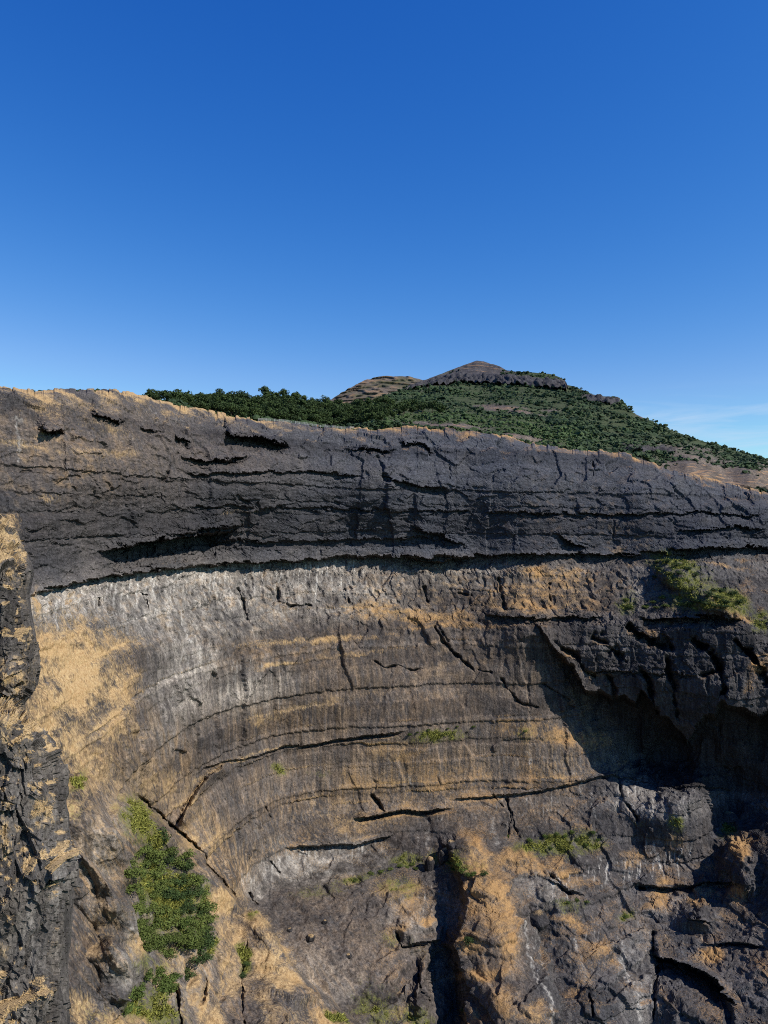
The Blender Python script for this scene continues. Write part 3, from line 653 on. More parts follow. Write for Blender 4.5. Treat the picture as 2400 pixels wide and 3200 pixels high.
brown *= 1 - 0.85 * dk_shade; pale *= 1 - 0.8 * dk_shade; streak *= 1 - 0.6 * dk_shade; ochre *= 1 - 0.85 * dk_shade; tone = tone * (1 - 0.8 * dk_shade); stain_shade = np.maximum(stain_shade, 0.5 * dk_shade)
tone = tone - 0.42 * upper * sstep(250, 800, PX) * (0.6 + 1.2 * n_mid)
cool = np.clip(upper * sstep(350, 1500, PX) * (0.75 + 0.8 * n_mid) + 0.2 * rightlow * (1 - upper), 0, 0.9)
warm = np.clip(0.1 + 0.72 * sstep(800, 1450, PX) + 0.5 * n_mid, 0, 1)
lay = np.clip(0.12 + 0.8 * upper, 0, 1)
ledge = sstep(0.60, 0.85, NB[..., 2])
gz = patch([(210,2100,170,190,15,1.2),(330,2140,120,90,20,1.0),(300,1990,150,60,10,0.7),(170,2320,150,130,35,1.1),(270,2400,120,120,45,0.75),(350,2260,110,90,20,0.7),(330,2480,60,100,20,0.35),(500,2470,110,120,20,0.55),
            (640,2600,80,130,-25,0.45),(110,1890,16,60,0,0.8),(1300,1925,210,22,2,0.85),(1420,1955,160,14,0,0.7),(1720,1800,130,30,5,0.85),(1150,1890,120,30,0,0.5),(1650,1850,150,60,0,0.5),(1000,2000,280,12,-4,0.75),(860,2080,70,10,-10,0.8),
            (1200,2030,200,10,-6,0.5),(820,2250,60,25,-10,0.6),(1000,2200,240,12,-10,0.5),(1700,2290,210,40,8,0.85),(1250,2350,120,40,-6,0.6),(1100,2440,60,50,0,0.6),(780,2360,140,8,-12,0.8),(640,2430,60,14,-32,0.8),
            (1350,2450,330,100,-3,0.52),(1700,2420,150,60,0,0.5),(1120,2560,150,60,0,0.45),
            (1630,2695,85,32,14,0.8),(1750,2715,70,36,30,0.55),(1490,2690,50,60,-35,1.0),(1520,2800,75,90,-20,0.9),(1560,2850,60,80,-25,0.85),(1470,2950,60,40,0,0.85),(1590,2960,45,45,0,1.0),(1500,3040,100,24,-8,0.85),(1580,3130,60,70,20,0.7),(1660,3170,60,45,0,0.8),(1480,3180,80,26,0,0.45),
            (1880,2990,80,60,-20,0.5),(1780,2870,100,30,10,0.8),(1830,3060,60,30,-30,0.5),(2110,2620,40,50,0,0.7),(2310,2640,40,60,0,0.8),(2210,2980,50,22,-5,1.0),(2060,2790,40,50,0,0.6),(2200,2790,60,30,0,0.6),(2300,2790,50,30,20,0.7),(1990,2680,60,40,0,0.4),
            (1340,2870,40,22,0,0.6),(1250,2900,40,40,0,0.6),(1270,2820,100,50,0,0.4),
            (860,2990,70,80,0,1.0),(800,2870,50,22,30,1.0),(890,3060,50,60,0,0.8),(840,3140,40,70,0,0.6),(950,3160,70,60,40,0.5),(1030,3180,60,30,40,0.8),(680,2830,60,80,60,1.0),(700,2900,60,60,0,0.55),(600,3100,90,80,0,0.5),(650,3180,60,60,0,0.6),(560,3000,80,60,0,0.8),
            (520,3060,70,50,30,0.9),(330,2680,60,120,35,0.3),(330,2880,60,90,25,0.35),(290,2950,50,120,10,0.3),(250,3150,60,60,40,1.0),(340,3190,80,40,20,1.0),(440,3180,60,40,0,0.8),(420,2830,30,60,0,0.5),(430,2960,40,50,0,0.9),(230,2520,30,60,0,0.9),(600,2640,40,30,40,0.8),(730,3000,50,150,0,0.4),
            (2000,1985,120,14,0,0.35),(2290,1905,80,22,30,0.7),(2380,2080,40,60,40,0.6),(2350,2140,20,40,40,0.6),(1850,2110,60,12,0,0.6),(1760,2060,40,40,0,0.3),
            (20,1650,60,70,40,0.6),(150,1560,60,20,0,0.6),(300,1420,260,20,3,0.5),(60,1390,100,20,10,0.7),(330,1340,150,30,15,0.5),(760,1600,120,8,0,0.5),(1950,1680,60,50,0,0.35),(1850,1520,60,60,0,0.25),(2250,1770,120,12,5,0.6)])
rimg = (np.exp(-dr / (7 + 22 * sstep(1150, 300, PX))) * (0.50 + 1.6 * n_mid + 1.3 * n_sm)) + np.exp(-dr / 110) * sstep(700, 100, PX) * (0.35 + 0.9 * n_mid)
slope_n = fbm(X / 1.5, Y / 1.5, Z / 9, 4, 92, 0.65)
grass = gz * (0.66 + 0.55 * n_sm + 0.55 * slope_n + 0.75 * n_mid) + 0.85 * bedgrass * np.clip(0.3 + brown + gz, 0, 1.2) * (1 - upper) * (1 - scree) + 0.45 * ledge * (0.45 + 1.3 * n_mid) * (1 - scree) + 0.75 * rimg
grass *= 1 - 0.75 * sstep(40, -60, WY - OV) * sstep(60, 120, dr) * (1 - np.clip(gz * 1.5, 0, 1))
grass *= 1 - sstep(1950, 2050, WX) * sstep(2180, 2260, WY) * sstep(2620, 2560, WY)
ox = patch([(1250,2400,1300,2000,0,1.0)])
green = patch([(240,2440,36,60,25,0.9),(245,2520,30,60,0,0.6),(430,2560,60,90,-35,0.95),(500,2640,90,50,30,0.9),(520,2800,110,170,-20,0.9),(480,3020,80,50,30,0.6),(470,3150,120,70,20,0.7),(640,2800,20,80,0,0.7),(660,2960,20,40,0,0.7),
               (760,2990,25,50,0,0.9),(790,2860,22,16,0,0.7),(1060,3180,60,18,38,0.9),(300,3170,80,40,20,0.5),(1750,2640,150,45,-2,0.95),(1650,2650,60,30,0,0.8),(1300,2680,120,22,-6,0.7),(1120,2740,120,16,-14,0.55),(1430,2690,60,50,0,0.7),(1250,2780,90,50,0,0.5),
               (1780,2830,60,26,10,0.8),(1960,2850,36,26,0,0.7),(1260,2950,130,40,20,0.35),(1180,3150,120,80,45,0.55),(1300,3180,60,50,0,0.5),(1480,2700,60,20,0,0.5),(1370,2300,130,24,-3,0.75),(1640,2290,40,30,0,0.5),(2110,2570,30,30,0,0.8),(2280,2590,36,30,0,0.8),
               (2130,1790,110,60,30,0.95),(2280,1870,90,40,25,0.9),(2170,1880,120,40,0,0.7),(2380,1950,40,40,50,0.9),(1960,1885,40,40,0,0.8),(870,2400,40,24,0,0.6),(1000,2420,60,16,0,0.35),(1000,2780,150,40,-10,0.3),(2000,2570,40,20,0,0.3)])
green = 1.25 * green * (0.62 + 0.8 * n_sm + 0.7 * n_mid)
P = P1
cap = []
for k, (dd, dz) in enumerate([(3, -0.1), (9, -0.4), (20, -1.2), (45, -3.5), (110, -12)]):
    q = P[0].copy(); s = (q[:, 1] + dd) / q[:, 1]
    q = np.stack([q[:, 0] * s, q[:, 1] * s, q[:, 2] * s + dz], -1); cap.append(q)
P = np.concatenate([np.array(cap[::-1]), P], 0)
def capm(a, v=None):
    top = np.repeat(a[:1] if v is None else np.full_like(a[:1], v), 5, 0); return np.concatenate([top, a], 0)
cliff = grid_mesh('cliff', P, dict(pale=capm(pale), brown=capm(brown), stain_shade=capm(stain_shade), ochre=capm(ochre), tone=capm(tone), cool=capm(cool), warm=capm(warm), lay=capm(lay), streak=capm(streak), grass=capm(grass, 0.7), green=capm(green)), M_CLIFF, smooth=False)
cliff['kind'] = 'structure'

def cliff_at(px, py):
    """point of the cliff surface seen at a photo pixel"""
    j = int(np.argmin(np.abs(cx - px))); i = int(np.argmin(np.abs(PY[:, j] - py)))
    return P1[i, j]

# ------------------------------------------------------------------ near buttress on the left
BE = lut([(1500,-130),(1560,-70),(1610,0),(1640,42),(1690,66),(1755,100),(1780,106),(1860,92),(1900,95),(1960,105),(2030,120),(2090,126),(2130,120),(2170,100),(2195,78),(2225,66),(2262,108),(2300,150),(2330,172),(2400,203),
          (2480,213),(2500,206),(2600,221),(2700,236),(2740,246),(2780,236),(2870,228),(2950,220),(3020,210),(3200,216),(3450,225)])
by = np.linspace(1500, 3420, 760); bu = np.linspace(0, 1, 190) ** 0.85
BY = np.broadcast_to(by[:, None], (760, 190)).copy()
be = BE(by) + 5 * fbm(by / 40, 0 * by, 0 * by, 4, 101)
BX = -230 + bu[None, :] * (be[:, None] + 230)
lower_b = sstep(2195, 2265, BY + 18 * fbm(BX / 40, BY / 40, 1.5, 3, 103) - 0.3 * (BX - 60))
DB = 98 - 26 * lower_b + 0.0045 * (1600 - BY) * 1.0
sE = np.clip((BX - (be[:, None] - 95)) / 95, 0, 1)
DB += (13 + 0 * BX) * (1 - np.sqrt(np.clip(1 - sE ** 2, 0, 1))) - 0.030 * np.clip(-BX + 60, -200, 400) * 0.6
DB += 16 * sstep(1800, 1540, BY - 0.7 * BX * 0)            # grassy shoulder leans back
B0 = unproject(BX, BY, DB)
bx_, by_, bz_ = (B0[..., i].astype(F) for i in range(3))
bn = grid_normals(box_blur(B0, 6)); bn /= np.linalg.norm(bn, axis=-1, keepdims=True)
w1 = 0.9 * noise(bx_ / 3, by_ / 3, bz_ / 3, 110)
g1, g21, gid = worley((bx_ + w1) / 4.5, by_ / 4.5, (bz_ + w1) / 8.5, 111, True)
h1, h21, hid = worley((bx_ + w1) / 1.5, by_ / 1.5, (bz_ + w1) / 3.0, 113, True)
k1, k21, kid = worley((bx_ + w1) / 0.5, by_ / 0.5, (bz_ + w1) / 0.8, 114, True)
bd = (1.3 * fbm(bx_ / 9, by_ / 9, bz_ / 16, 3, 115) + 1.5 * g1 + 0.75 * h1 + 0.30 * k1
      + 0.16 * fbm((bx_ + w1) / 1.0, by_ / 1.0, bz_ / 9, 3, 117) + 0.10 * fbm(bx_ / 0.6, by_ / 0.6, bz_ / 0.5, 3, 119, 0.6))
bd *= sstep(1.0, 0.90, bu)[None, :] * 0.85 + 0.15
B1 = B0 + bn * bd[..., None]
bnb = grid_normals(box_blur(B1, 2))
bj = 30 * fbm(BX / 50, BY / 50, 0.7, 4, 121); bk = 30 * fbm(BX / 50, BY / 50, 4.7, 4, 122)
def bell(lst):
    s = np.zeros(BX.shape)
    for e in lst: s = np.maximum(s, e[5] * ell(e[0], e[1], e[2], e[3], e[4], BX + bj * 0.6, BY + bk * 0.6))
    return s
bsm = fbm(bx_ / 0.7, by_ / 0.7, bz_ / 0.9, 3, 124, 0.6); bmd = fbm(bx_ / 3, by_ / 3, bz_ / 3, 3, 126)
bgz = bell([(20,1680,90,90,40,1.0),(60,1850,26,110,0,0.85),(70,1990,30,60,0,0.6),(20,2110,60,80,0,0.75),(80,2100,26,50,0,0.6),(60,2240,60,45,10,1.0),(15,2290,30,50,20,0.9),(125,2530,36,55,10,1.0),(8,2620,22,70,0,0.9),(10,2530,18,40,0,0.7),
            (180,2600,24,50,-20,0.7),(120,2860,14,40,0,0.5),(130,3100,22,60,0,0.7),(20,3100,50,40,0,0.7),(110,2450,40,20,0,0.35),(175,2560,20,20,0,0.7),(60,2590,60,14,0,0.5),(150,2800,20,120,0,0.25),(170,2960,30,30,0,0.4),(20,2990,30,60,0,0.45),(60,2350,26,50,20,0.6),(130,2340,20,30,0,0.5),(40,1790,30,40,0,0.6)])
bgrass = bgz * (0.44 + 1.5 * bsm + 0.6 * bmd) + 0.8 * sstep(0.5, 0.8, bnb[..., 2])
bpale = np.clip(bell([(130,2800,60,250,8,0.35),(60,2450,60,120,0,0.2),(60,3150,80,90,0,0.25)]) * (0.6 + 1.5 * fbm(bx_ / 0.8, by_ / 0.8, bz_ / 9, 3, 128)), 0, 1)
zb = np.zeros_like(bpale)
back = [B1[:, -1] * ((B1[:, -1, 1] + dd) / B1[:, -1, 1])[:, None] - np.array([sx, 0, 0]) for dd, sx in ((8, 3), (25, 14), (60, 45))]
BP = np.concatenate([B1, np.stack(back, 1)], 1)
ext = lambda a: np.concatenate([a, np.repeat(a[:, -1:], 3, 1)], 1)
butt = grid_mesh('rock_buttress', BP, dict(pale=ext(bpale), brown=ext(zb), stain_shade=ext(zb), ochre=ext(zb), warm=ext(zb + 0.3), cool=ext(zb), tone=ext(np.clip(0.5 + 0.9 * bmd, 0, 1)), lay=ext(zb + 0.2), streak=ext(zb), grass=ext(bgrass), green=ext(zb)), M_BUTT, smooth=False)
butt['kind'] = 'structure'

# ------------------------------------------------------------------ hills behind the rim
SKY_Y = lut([(250,1235),(330,1232),(470,1262),(560,1262),(720,1258),(800,1252),(870,1240),(930,1250),(1000,1268),(1060,1275),(1130,1268),(1200,1243),(1215,1232),(1260,1213),(1309,1194),(1374,1170),(1425,1150),(1460,1137),(1490,1127),(1512,1129),(1533,1137),
             (1560,1143),(1584,1158),(1635,1163),(1700,1166),(1730,1171),(1765,1186),(1772,1202),(1801,1210),(1852,1232),(1880,1238),(1931,1240),(1944,1256),(1982,1292),(2054,1326),(2127,1355),(2213,1384),(2315,1412),(2400,1435),(2600,1490),(3000,1585)])
hill_pts = [(x, float(RIM_Y(x)) + 14, float(RIM_D(x)) + 34) for x in (250,500,700,900,1100,1300,1500,1700,1900,2100,2300,2500,2900)]
hill_pts += [(470,1262,420),(650,1262,455),(800,1255,480),(870,1240,500),(1000,1268,540),(1130,1262,600),(1215,1232,760),(1310,1194,900),(1425,1150,990),(1490,1127,1010),(1584,1158,950),(1700,1166,900),(1765,1180,870),
             (1500,1205,870),(1350,1215,830),(1700,1212,820),(1770,1215,810),(1400,1265,680),(1600,1260,690),(1800,1270,690),(1400,1300,560),(1600,1320,540),(1750,1350,530),(1930,1245,770),(1930,1300,680),(1800,1380,505),(2000,1330,640),(2000,1400,520),
             (2127,1356,680),(2315,1412,690),(2400,1435,700),(2200,1420,580),(2350,1450,570),(2150,1450,510),(2300,1480,520),(2400,1500,530),(2600,1490,740),(3000,1585,800),(600,1275,405),(900,1290,440),(1200,1300,490)]
hill_D = tps(hill_pts)
hx = np.arange(240, 2900, 4.0); NH = 150
hs = SKY_Y(hx) + 2.5 * fbm(hx / 25, hx * 0, hx * 0 + 2, 3, 131); hb = RIM_Y(hx) + 10
HX = np.broadcast_to(hx, (NH, len(hx))).copy(); HY = hs[None] + np.linspace(0, 1, NH)[:, None] * (np.maximum(hb, hs + 20) - hs)[None]
HWX = HX + 10 * fbm(HX / 60, HY / 60, 0.5, 4, 132); HWY = HY + 5 * fbm(HX / 50, HY / 50, 3.5, 4, 133)
HD = np.maximum(hill_D(HX, HY), RIM_D(HX) + 30)
def band(poly, lip, up):
    p = np.array(poly, float); dy = HWY - np.interp(HWX, p[:, 0], p[:, 1])
    tp = sstep(p[0, 0], p[0, 0] + 40, HWX) * sstep(p[-1, 0], p[-1, 0] - 14, HWX)
    f = tp * sstep(-up - 3, -up + 3, dy) * sstep(3, 0, dy)
    HD[...] -= lip * f
    return f
rockm = band([(1250,1222),(1330,1203),(1420,1192),(1520,1193),(1640,1200),(1720,1212),(1780,1212)], 26, 24)
rockm = np.maximum(rockm, band([(1800,1248),(1850,1250),(1945,1262)], 16, 16))
rockm = np.maximum(rockm, 0.9 * band([(1930,1400),(2000,1408),(2060,1412),(2120,1412)], 10, 12))
H0 = unproject(HX, HY, HD); hX, hY, hZ = (H0[..., i].astype(F) for i in range(3))
terr = np.abs(((hZ / 6.5 + 1.6 * fbm(hX / 60, hY / 60, hZ / 20, 3, 140)) % 1.0) - 0.5) * 2
terr2 = np.abs(((hZ / 2.3 + 1.3 * fbm(hX / 45, hY / 45, hZ / 8, 3, 141)) % 1.0) - 0.5) * 2
colm = fbm(hX / 5, hY / 9, hZ / 40, 3, 142)
hd = 3.0 * fbm(hX / 40, hY / 40, hZ / 30, 4, 144) + rockm * 9 * colm + 2.0 * (terr - 0.5)
hd *= (np.linspace(0, 1, NH)[:, None] > 0.02)
hn = grid_normals(box_blur(H0, 5)); hn /= np.linalg.norm(hn, axis=-1, keepdims=True)
H1 = H0 + hn * hd[..., None]
def hell(lst):
    s = np.zeros(HX.shape)
    for e in lst: s = np.maximum(s, e[5] * ell(e[0], e[1], e[2], e[3], e[4], HWX, HWY))
    return s
cone = hell([(1500,1150,110,40,0,1.0),(1380,1185,70,14,-25,0.8)])
foot = hell([(2250,1490,260,42,8,1.0),(2200,1440,160,22,10,0.6),(2420,1500,120,50,8,1.0),(2000,1440,80,16,10,0.7),(1560,1275,80,9,3,1.0),(1650,1290,60,6,10,0.9),(1720,1280,30,5,0,0.6),(2030,1310,40,10,20,0.8),(1960,1420,60,14,10,0.6),(2140,1400,120,10,8,0.6),(1380,1330,140,10,3,0.9),(1620,1365,120,8,10,0.7),(1950,1235,60,16,10,0.4)])
bare = hell([(2250,1480,260,50,8,0.9),(2420,1500,160,60,8,1.0)])
hgr = np.clip(cone * (-0.40 + 1.0 * terr + 0.5 * fbm(hX / 14, hY / 14, hZ / 5, 3, 147)) + foot * (-0.25 + 1.0 * terr2 + 0.9 * fbm(hX / 12, hY / 12, hZ / 3, 3, 146)), 0, 1) * (1 - rockm)
hgr = np.clip((hgr - 0.3) * 2.2, 0, 1)
hgreen = np.clip((1 - rockm) * (1 - 1.3 * cone) * (1 - np.clip(foot * 1.3, 0, 1)) * 0.9, 0, 1)
zh = np.zeros_like(hgr)
hill = grid_mesh('hill', H1, dict(pale=zh, brown=np.clip(0.25 * cone + foot, 0, 1) * 0.7, stain_shade=0.35 * rockm, ochre=zh, tone=np.clip(0.35 + 0.8 * fbm(hX / 16, hY / 16, hZ / 5, 3, 148) - 0.2 * cone, 0, 1), lay=zh + 0.4, warm=zh + 0.8, cool=np.clip(rockm * 0.6 + 0.4 * cone, 0, 1), streak=zh, grass=hgr, green=hgreen * 0.75), M_HILL)
hill['kind'] = 'structure'

fx_ = np.arange(960, 1420, 3.5); FS = lut([(960,1282),(1034,1249),(1060,1232),(1100,1209),(1140,1190),(1186,1176),(1210,1178),(1259,1175),(1290,1180),(1319,1187),(1360,1200),(1420,1215)])
fs = FS(fx_) + 1.5 * fbm(fx_ / 14, fx_ * 0, fx_ * 0, 3, 150); NF = 70
FX = np.broadcast_to(fx_, (NF, len(fx_))).copy(); FY = fs[None] + np.linspace(0, 1, NF)[:, None] * (1300 - fs)[None]
FD = 1500 - 2.2 * (FY - 1175) + 0.0015 * (FX - 1230) ** 2
F0 = unproject(FX, FY, FD); fX, fY, fZ = (F0[..., i].astype(F) for i in range(3))
ft = np.abs(((fZ / 15 + 2.2 * fbm(fX / 70, fY / 70, fZ / 30, 4, 152)) % 1.0) - 0.5) * 2
F1 = F0.copy(); F1[..., 1] -= 9 * sstep(0.2, 0.8, ft) + 8 * fbm(fX / 50, fY / 50, fZ / 30, 3, 153)
zf = np.zeros_like(ft)
far = grid_mesh('far_hill', F1, dict(pale=zf, brown=zf + 0.7, stain_shade=zf, ochre=zf, tone=zf + 0.4, lay=zf + 0.8, warm=zf + 0.8, cool=zf, streak=zf, grass=np.clip((ft - 0.6) * 1.8 + 0.8 * fbm(fX / 25, fY / 25, fZ / 8, 3, 155), 0, 1), green=np.clip(0.55 + 1.2 * fbm(fX / 40, fY / 40, fZ / 20, 3, 154), 0, 1) * 0.55), M_HILL)
far['kind'] = 'structure'

# the valley floor far below, out to the horizon
gv = np.array([[-30000, -30000, -420], [30000, -30000, -420], [30000, 30000, -420], [-30000, 30000, -420]], F)
vg = add('ground', poly_mesh('ground', gv, np.array([[0, 1, 2, 3]]), plain_material('valley_ground', (0.06, 0.07, 0.03), (0.14, 0.12, 0.06), 0.004)))
vg['kind'] = 'structure'

def hill_at(px, py):
    j = int(np.argmin(np.abs(hx - px))); i = int(np.argmin(np.abs(HY[:, j] - py)))
    return H1[i, j]

# ------------------------------------------------------------------ vegetation
def leaf_crown(r, h, n_clump, n_leaf, leaf, seed, flat=0.75, base=0.0):
    """crown of small leaf faces gathered in clumps; returns quads and a tint per corner"""
    g = np.random.default_rng(seed)
    cl = g.normal(size=(n_clump, 3)); cl /= np.linalg.norm(cl, axis=1, keepdims=True)
    cl *= (g.random((n_clump, 1)) ** 0.45) * 0.72
    cl[:, 2] = cl[:, 2] * 0.85 + 0.1
    cr_ = 0.25 + 0.22 * g.random(n_clump)
    k = g.integers(0, n_clump, n_leaf)
    d = g.normal(size=(n_leaf, 3)); d[:, 2] += 0.35; d /= np.linalg.norm(d, axis=1, keepdims=True)
    pos = cl[k] + d * (cr_[k] * (0.65 + 0.45 * g.random(n_leaf)))[:, None]
    pos = pos * np.array([r, r, h * 0.5]); pos[:, 2] += h * 0.5 + base
    nrm = d + 0.55 * g.normal(size=(n_leaf, 3)); nrm /= np.linalg.norm(nrm, axis=1, keepdims=True)
    up = g.normal(size=(n_leaf, 3)); a = np.cross(nrm, up); a /= np.linalg.norm(a, axis=1, keepdims=True); b = np.cross(nrm, a)
    s = leaf * (0.6 + 0.8 * g.random((n_leaf, 1)))
    q = np.stack([pos - a * s, pos - b * s * 0.55, pos + a * s, pos + b * s * 0.55], 1)
    tint = np.repeat(np.clip(0.5 * g.random(n_leaf) + 0.5 * g.random(n_clump)[k], 0, 1), 4)
    return q, tint

def trunk_mesh(name, r, h, spread, seed):
    g = np.random.default_rng(seed); V = []; Fc = []
    def tube(p0, p1, r0, r1, n=6):
        p0 = np.array(p0, float); p1 = np.array(p1, float); ax = p1 - p0; ax /= np.linalg.norm(ax)
        u = np.cross(ax, [0.3, 0.9, 0.2]); u /= np.linalg.norm(u); v = np.cross(ax, u); o = len(V)
        for p, rr in ((p0, r0), ((p0 + p1) / 2 + u * r0 * 0.3, (r0 + r1) / 2), (p1, r1)):
            for i in range(n):
                a = 2 * math.pi * i / n; V.append(p + rr * (math.cos(a) * u + math.sin(a) * v))
        for k in range(2):
            for i in range(n): Fc.append((o + k * n + i, o + k * n + (i + 1) % n, o + (k + 1) * n + (i + 1) % n, o + (k + 1) * n + i))
    tube((0, 0, -0.8), (0.1 * r, 0, h * 0.45), r, r * 0.75)
    for i in range(5):
        a = i * 1.256 + g.random(); tube((0.1 * r, 0, h * (0.35 + 0.08 * g.random())), (spread * math.cos(a), spread * math.sin(a), h * (0.75 + 0.2 * g.random())), r * 0.55, r * 0.2, 5)
    return poly_mesh(name, np.array(V), np.array(Fc), M_BARK)

def plant_kinds(n, r, h, ncl, nlf, leaf, mt, seed, base, trunk_r):
    out = []
    for i in range(n):
        q, tn = leaf_crown(r, h, ncl, nlf, leaf, seed + i, base=base)
        out.append((poly_mesh('crown', q, None, mt, attrs={'tint': tn}), trunk_mesh('trunk', trunk_r, h * 0.7 + base, r * 0.5, seed + 50 + i)))
    return out

TREES = plant_kinds(6, 4.6, 6.4, 18, 760, 0.46, M_TREE, 300, 1.6, 0.22)
BUSHG = plant_kinds(5, 2.3, 2.9, 16, 900, 0.18, M_BUSH, 400, 0.2, 0.12)
BUSHO = plant_kinds(5, 2.4, 2.5, 18, 1000, 0.165, M_OLIVE, 500, 0.1, 0.10)
BUSHD = plant_kinds(5, 2.5, 3.4, 16, 900, 0.19, M_TREE, 600, 0.3, 0.14)

def plant(name, kinds, pt, sc, label, cat, group=None, part=('crown', 'trunk')):
    k = kinds[random.randrange(len(kinds))]
    root = bpy.data.objects.new(name, None); COL.objects.link(root)
    root.empty_display_size = 0.5
    root.location = tuple(float(v) for v in pt); root.rotation_euler = (0, 0, random.random() * 6.28)
    z = sc * random.uniform(0.85, 1.15) * (0.72 if name == 'shrub' else 1.0); root.scale = (sc, sc, z)
    for nm, me in zip(part, k):
        o = bpy.data.objects.new(nm, me); COL.objects.link(o); o.parent = root
    tag(root, label, cat, group)
    return root
random.seed(11)

# forest strip on the rise behind the rim
FTOP = lut([(470,1244),(560,1240),(650,1234),(720,1237),(790,1233),(870,1221),(940,1238),(1000,1250),(1060,1260),(1130,1258),(1200,1250),(1300,1262),(1400,1280)])
FBOT = lut([(470,1262),(560,1272),(700,1300),(800,1318),(900,1326),(1000,1334),(1080,1330),(1180,1326),(1230,1310),(1300,1292),(1400,1290)])
nt_ = 0
for row in range(9):
    for px in np.arange(470, 1380, 25):
        f = (row + 0.5) / 9.0; x = px + random.uniform(-10, 10) + (row % 2) * 12
        top = FTOP(x) + 22; bot = FBOT(x) + 2
        if bot - top < 6 and row > 2: continue
        y = top + (bot - top) * f + random.uniform(-4, 4)
        if bot - top < 40 and row % 2: continue
        p = hill_at(x, y)
        s = random.uniform(0.7, 1.12) * (p[1] / 450) ** 0.6
        seg = ('at its thin left end' if x < 620 else 'left of where the fence starts' if x < 800 else 'on the round rise above the fence' if x < 950 else 'right above the end of the fence' if x < 1110 else 'below the brown far hill')
        if row < 2:
            lb, gp = 'dark evergreen tree on the forest skyline, ' + seg, 'trees along the forest skyline'
        else:
            lb, gp = 'dark green tree packed inside the rim forest, ' + seg, 'trees inside the forest strip'
        plant('forest_tree', TREES, p - np.array([0, 0, 0.4]), s, lb, 'tree', gp); nt_ += 1

# low scrub over the hill: one mass
def scrub(name, n, accept, rad, mt, seed):
    g = np.random.default_rng(seed)
    ico = bpy.data.meshes.new('tmp'); import bmesh as bm_
    b = bm_.new(); bm_.ops.create_icosphere(b, subdivisions=1, radius=1.0); b.to_mesh(ico); b.free()
    iv = np.array([v.co[:] for v in ico.vertices]); fi = np.array([p.vertices[:] for p in ico.polygons if p.center[2] > -0.45]); bpy.data.meshes.remove(ico)
    ii = g.integers(2, NH - 4, n * 8); jj = g.integers(2, len(hx) - 2, n * 8)
    ok = (hx[jj] < 2480) & accept(HX[ii, jj], HY[ii, jj], ii, jj, g.random(n * 8))
    ii = ii[ok][:n]; jj = jj[ok][:n]; m = len(ii)
    p = H1[ii, jj] + g.normal(size=(m, 3)) * np.array([1.5, 3.0, 0.0]); sz = rad * np.clip(np.exp(0.42 * g.normal(size=m)) * (0.9 + 0.8 * patchy[ii, jj]), 0.4, 2.4) * (p[:, 1] / 550) ** 0.5
    V_ = iv[None] * (1 + 0.33 * g.normal(size=(m, len(iv), 1))) * (sz[:, None, None] * np.array([1.15, 1.15, 0.85])) + p[:, None]
    F_ = (fi[None] + (np.arange(m) * len(iv))[:, None, None]).reshape(-1, 3)
    T_ = np.clip(0.45 + 1.9 * patch2[ii, jj][:, None] + 0.16 * g.normal(size=(m, 1)) + 0.2 * g.normal(size=(m, len(iv))), 0, 1)  # patchy leaf tone, contrast raised to paint in sunlit patches
    me = poly_mesh(name, V_.reshape(-1, 3), F_, mt, attrs={'tint': T_.reshape(-1)})
    ob = add(name, me); ob['kind'] = 'stuff'
    return ob
patchy = fbm(hX / 30, hY / 30, hZ / 14, 3, 170); patch2 = fbm(hX / 45, hY / 45, hZ / 20, 3, 171)
def acc_dark(x, y, i, j, r):
    return (hgreen[i, j] * (0.62 + 2.2 * patchy[i, j]) > r) & ~((x > 1180) & (x < 1800) & (y > 1285 + (x - 1400) * 0.12) & (y < RIM_Y(x)))
def acc_light(x, y, i, j, r):
    return (x > 1150) & (x < 1850) & (y > 1285 + np.abs(x - 1400) * 0.10) & (hgreen[i, j] > 0.4)
s1 = scrub('hillside_scrub', 30000, acc_dark, 0.95, M_SCRUB, 180); tag(s1, 'dark green scrub covering the slopes of the hill', 'scrub')
s2 = scrub('slope_shrubs', 7000, acc_light, 0.8, M_SLOPE, 181); tag(s2, 'brighter green low shrubs on the gentle slope above the rim', 'scrub')

# shrubs rooted on the cliff
ORD = ['leftmost', 'second from left', 'third from left', 'fourth from left', 'fifth from left', 'sixth from left', 'seventh from left', 'eighth from left', 'ninth from left', 'tenth from left', 'eleventh from left', 'twelfth from left', 'thirteenth from left', 'fourteenth from left']
def shrubs(name, kinds, spots, sc, label, cat, group):
    """shrubs rooted on the cliff; rows are told apart by their order, the thicket by where in it they stand"""
    spots = sorted(spots)
    for k, (x, y) in enumerate(spots):
        p = cliff_at(x, y); lb = label
        if group and len(spots) > 14:
            lb = label + ', ' + ('upper' if y < 2740 else 'middle' if y < 2880 else 'lower') + (' left part' if x < 490 else ' centre' if x < 575 else ' right part')
        elif group: lb = label + ', ' + (ORD[k] if k < len(spots) - 1 else 'rightmost')
        plant(name, kinds, p + np.array([0, -0.6, -0.5]), sc * random.uniform(0.8, 1.25), lb, cat, group)
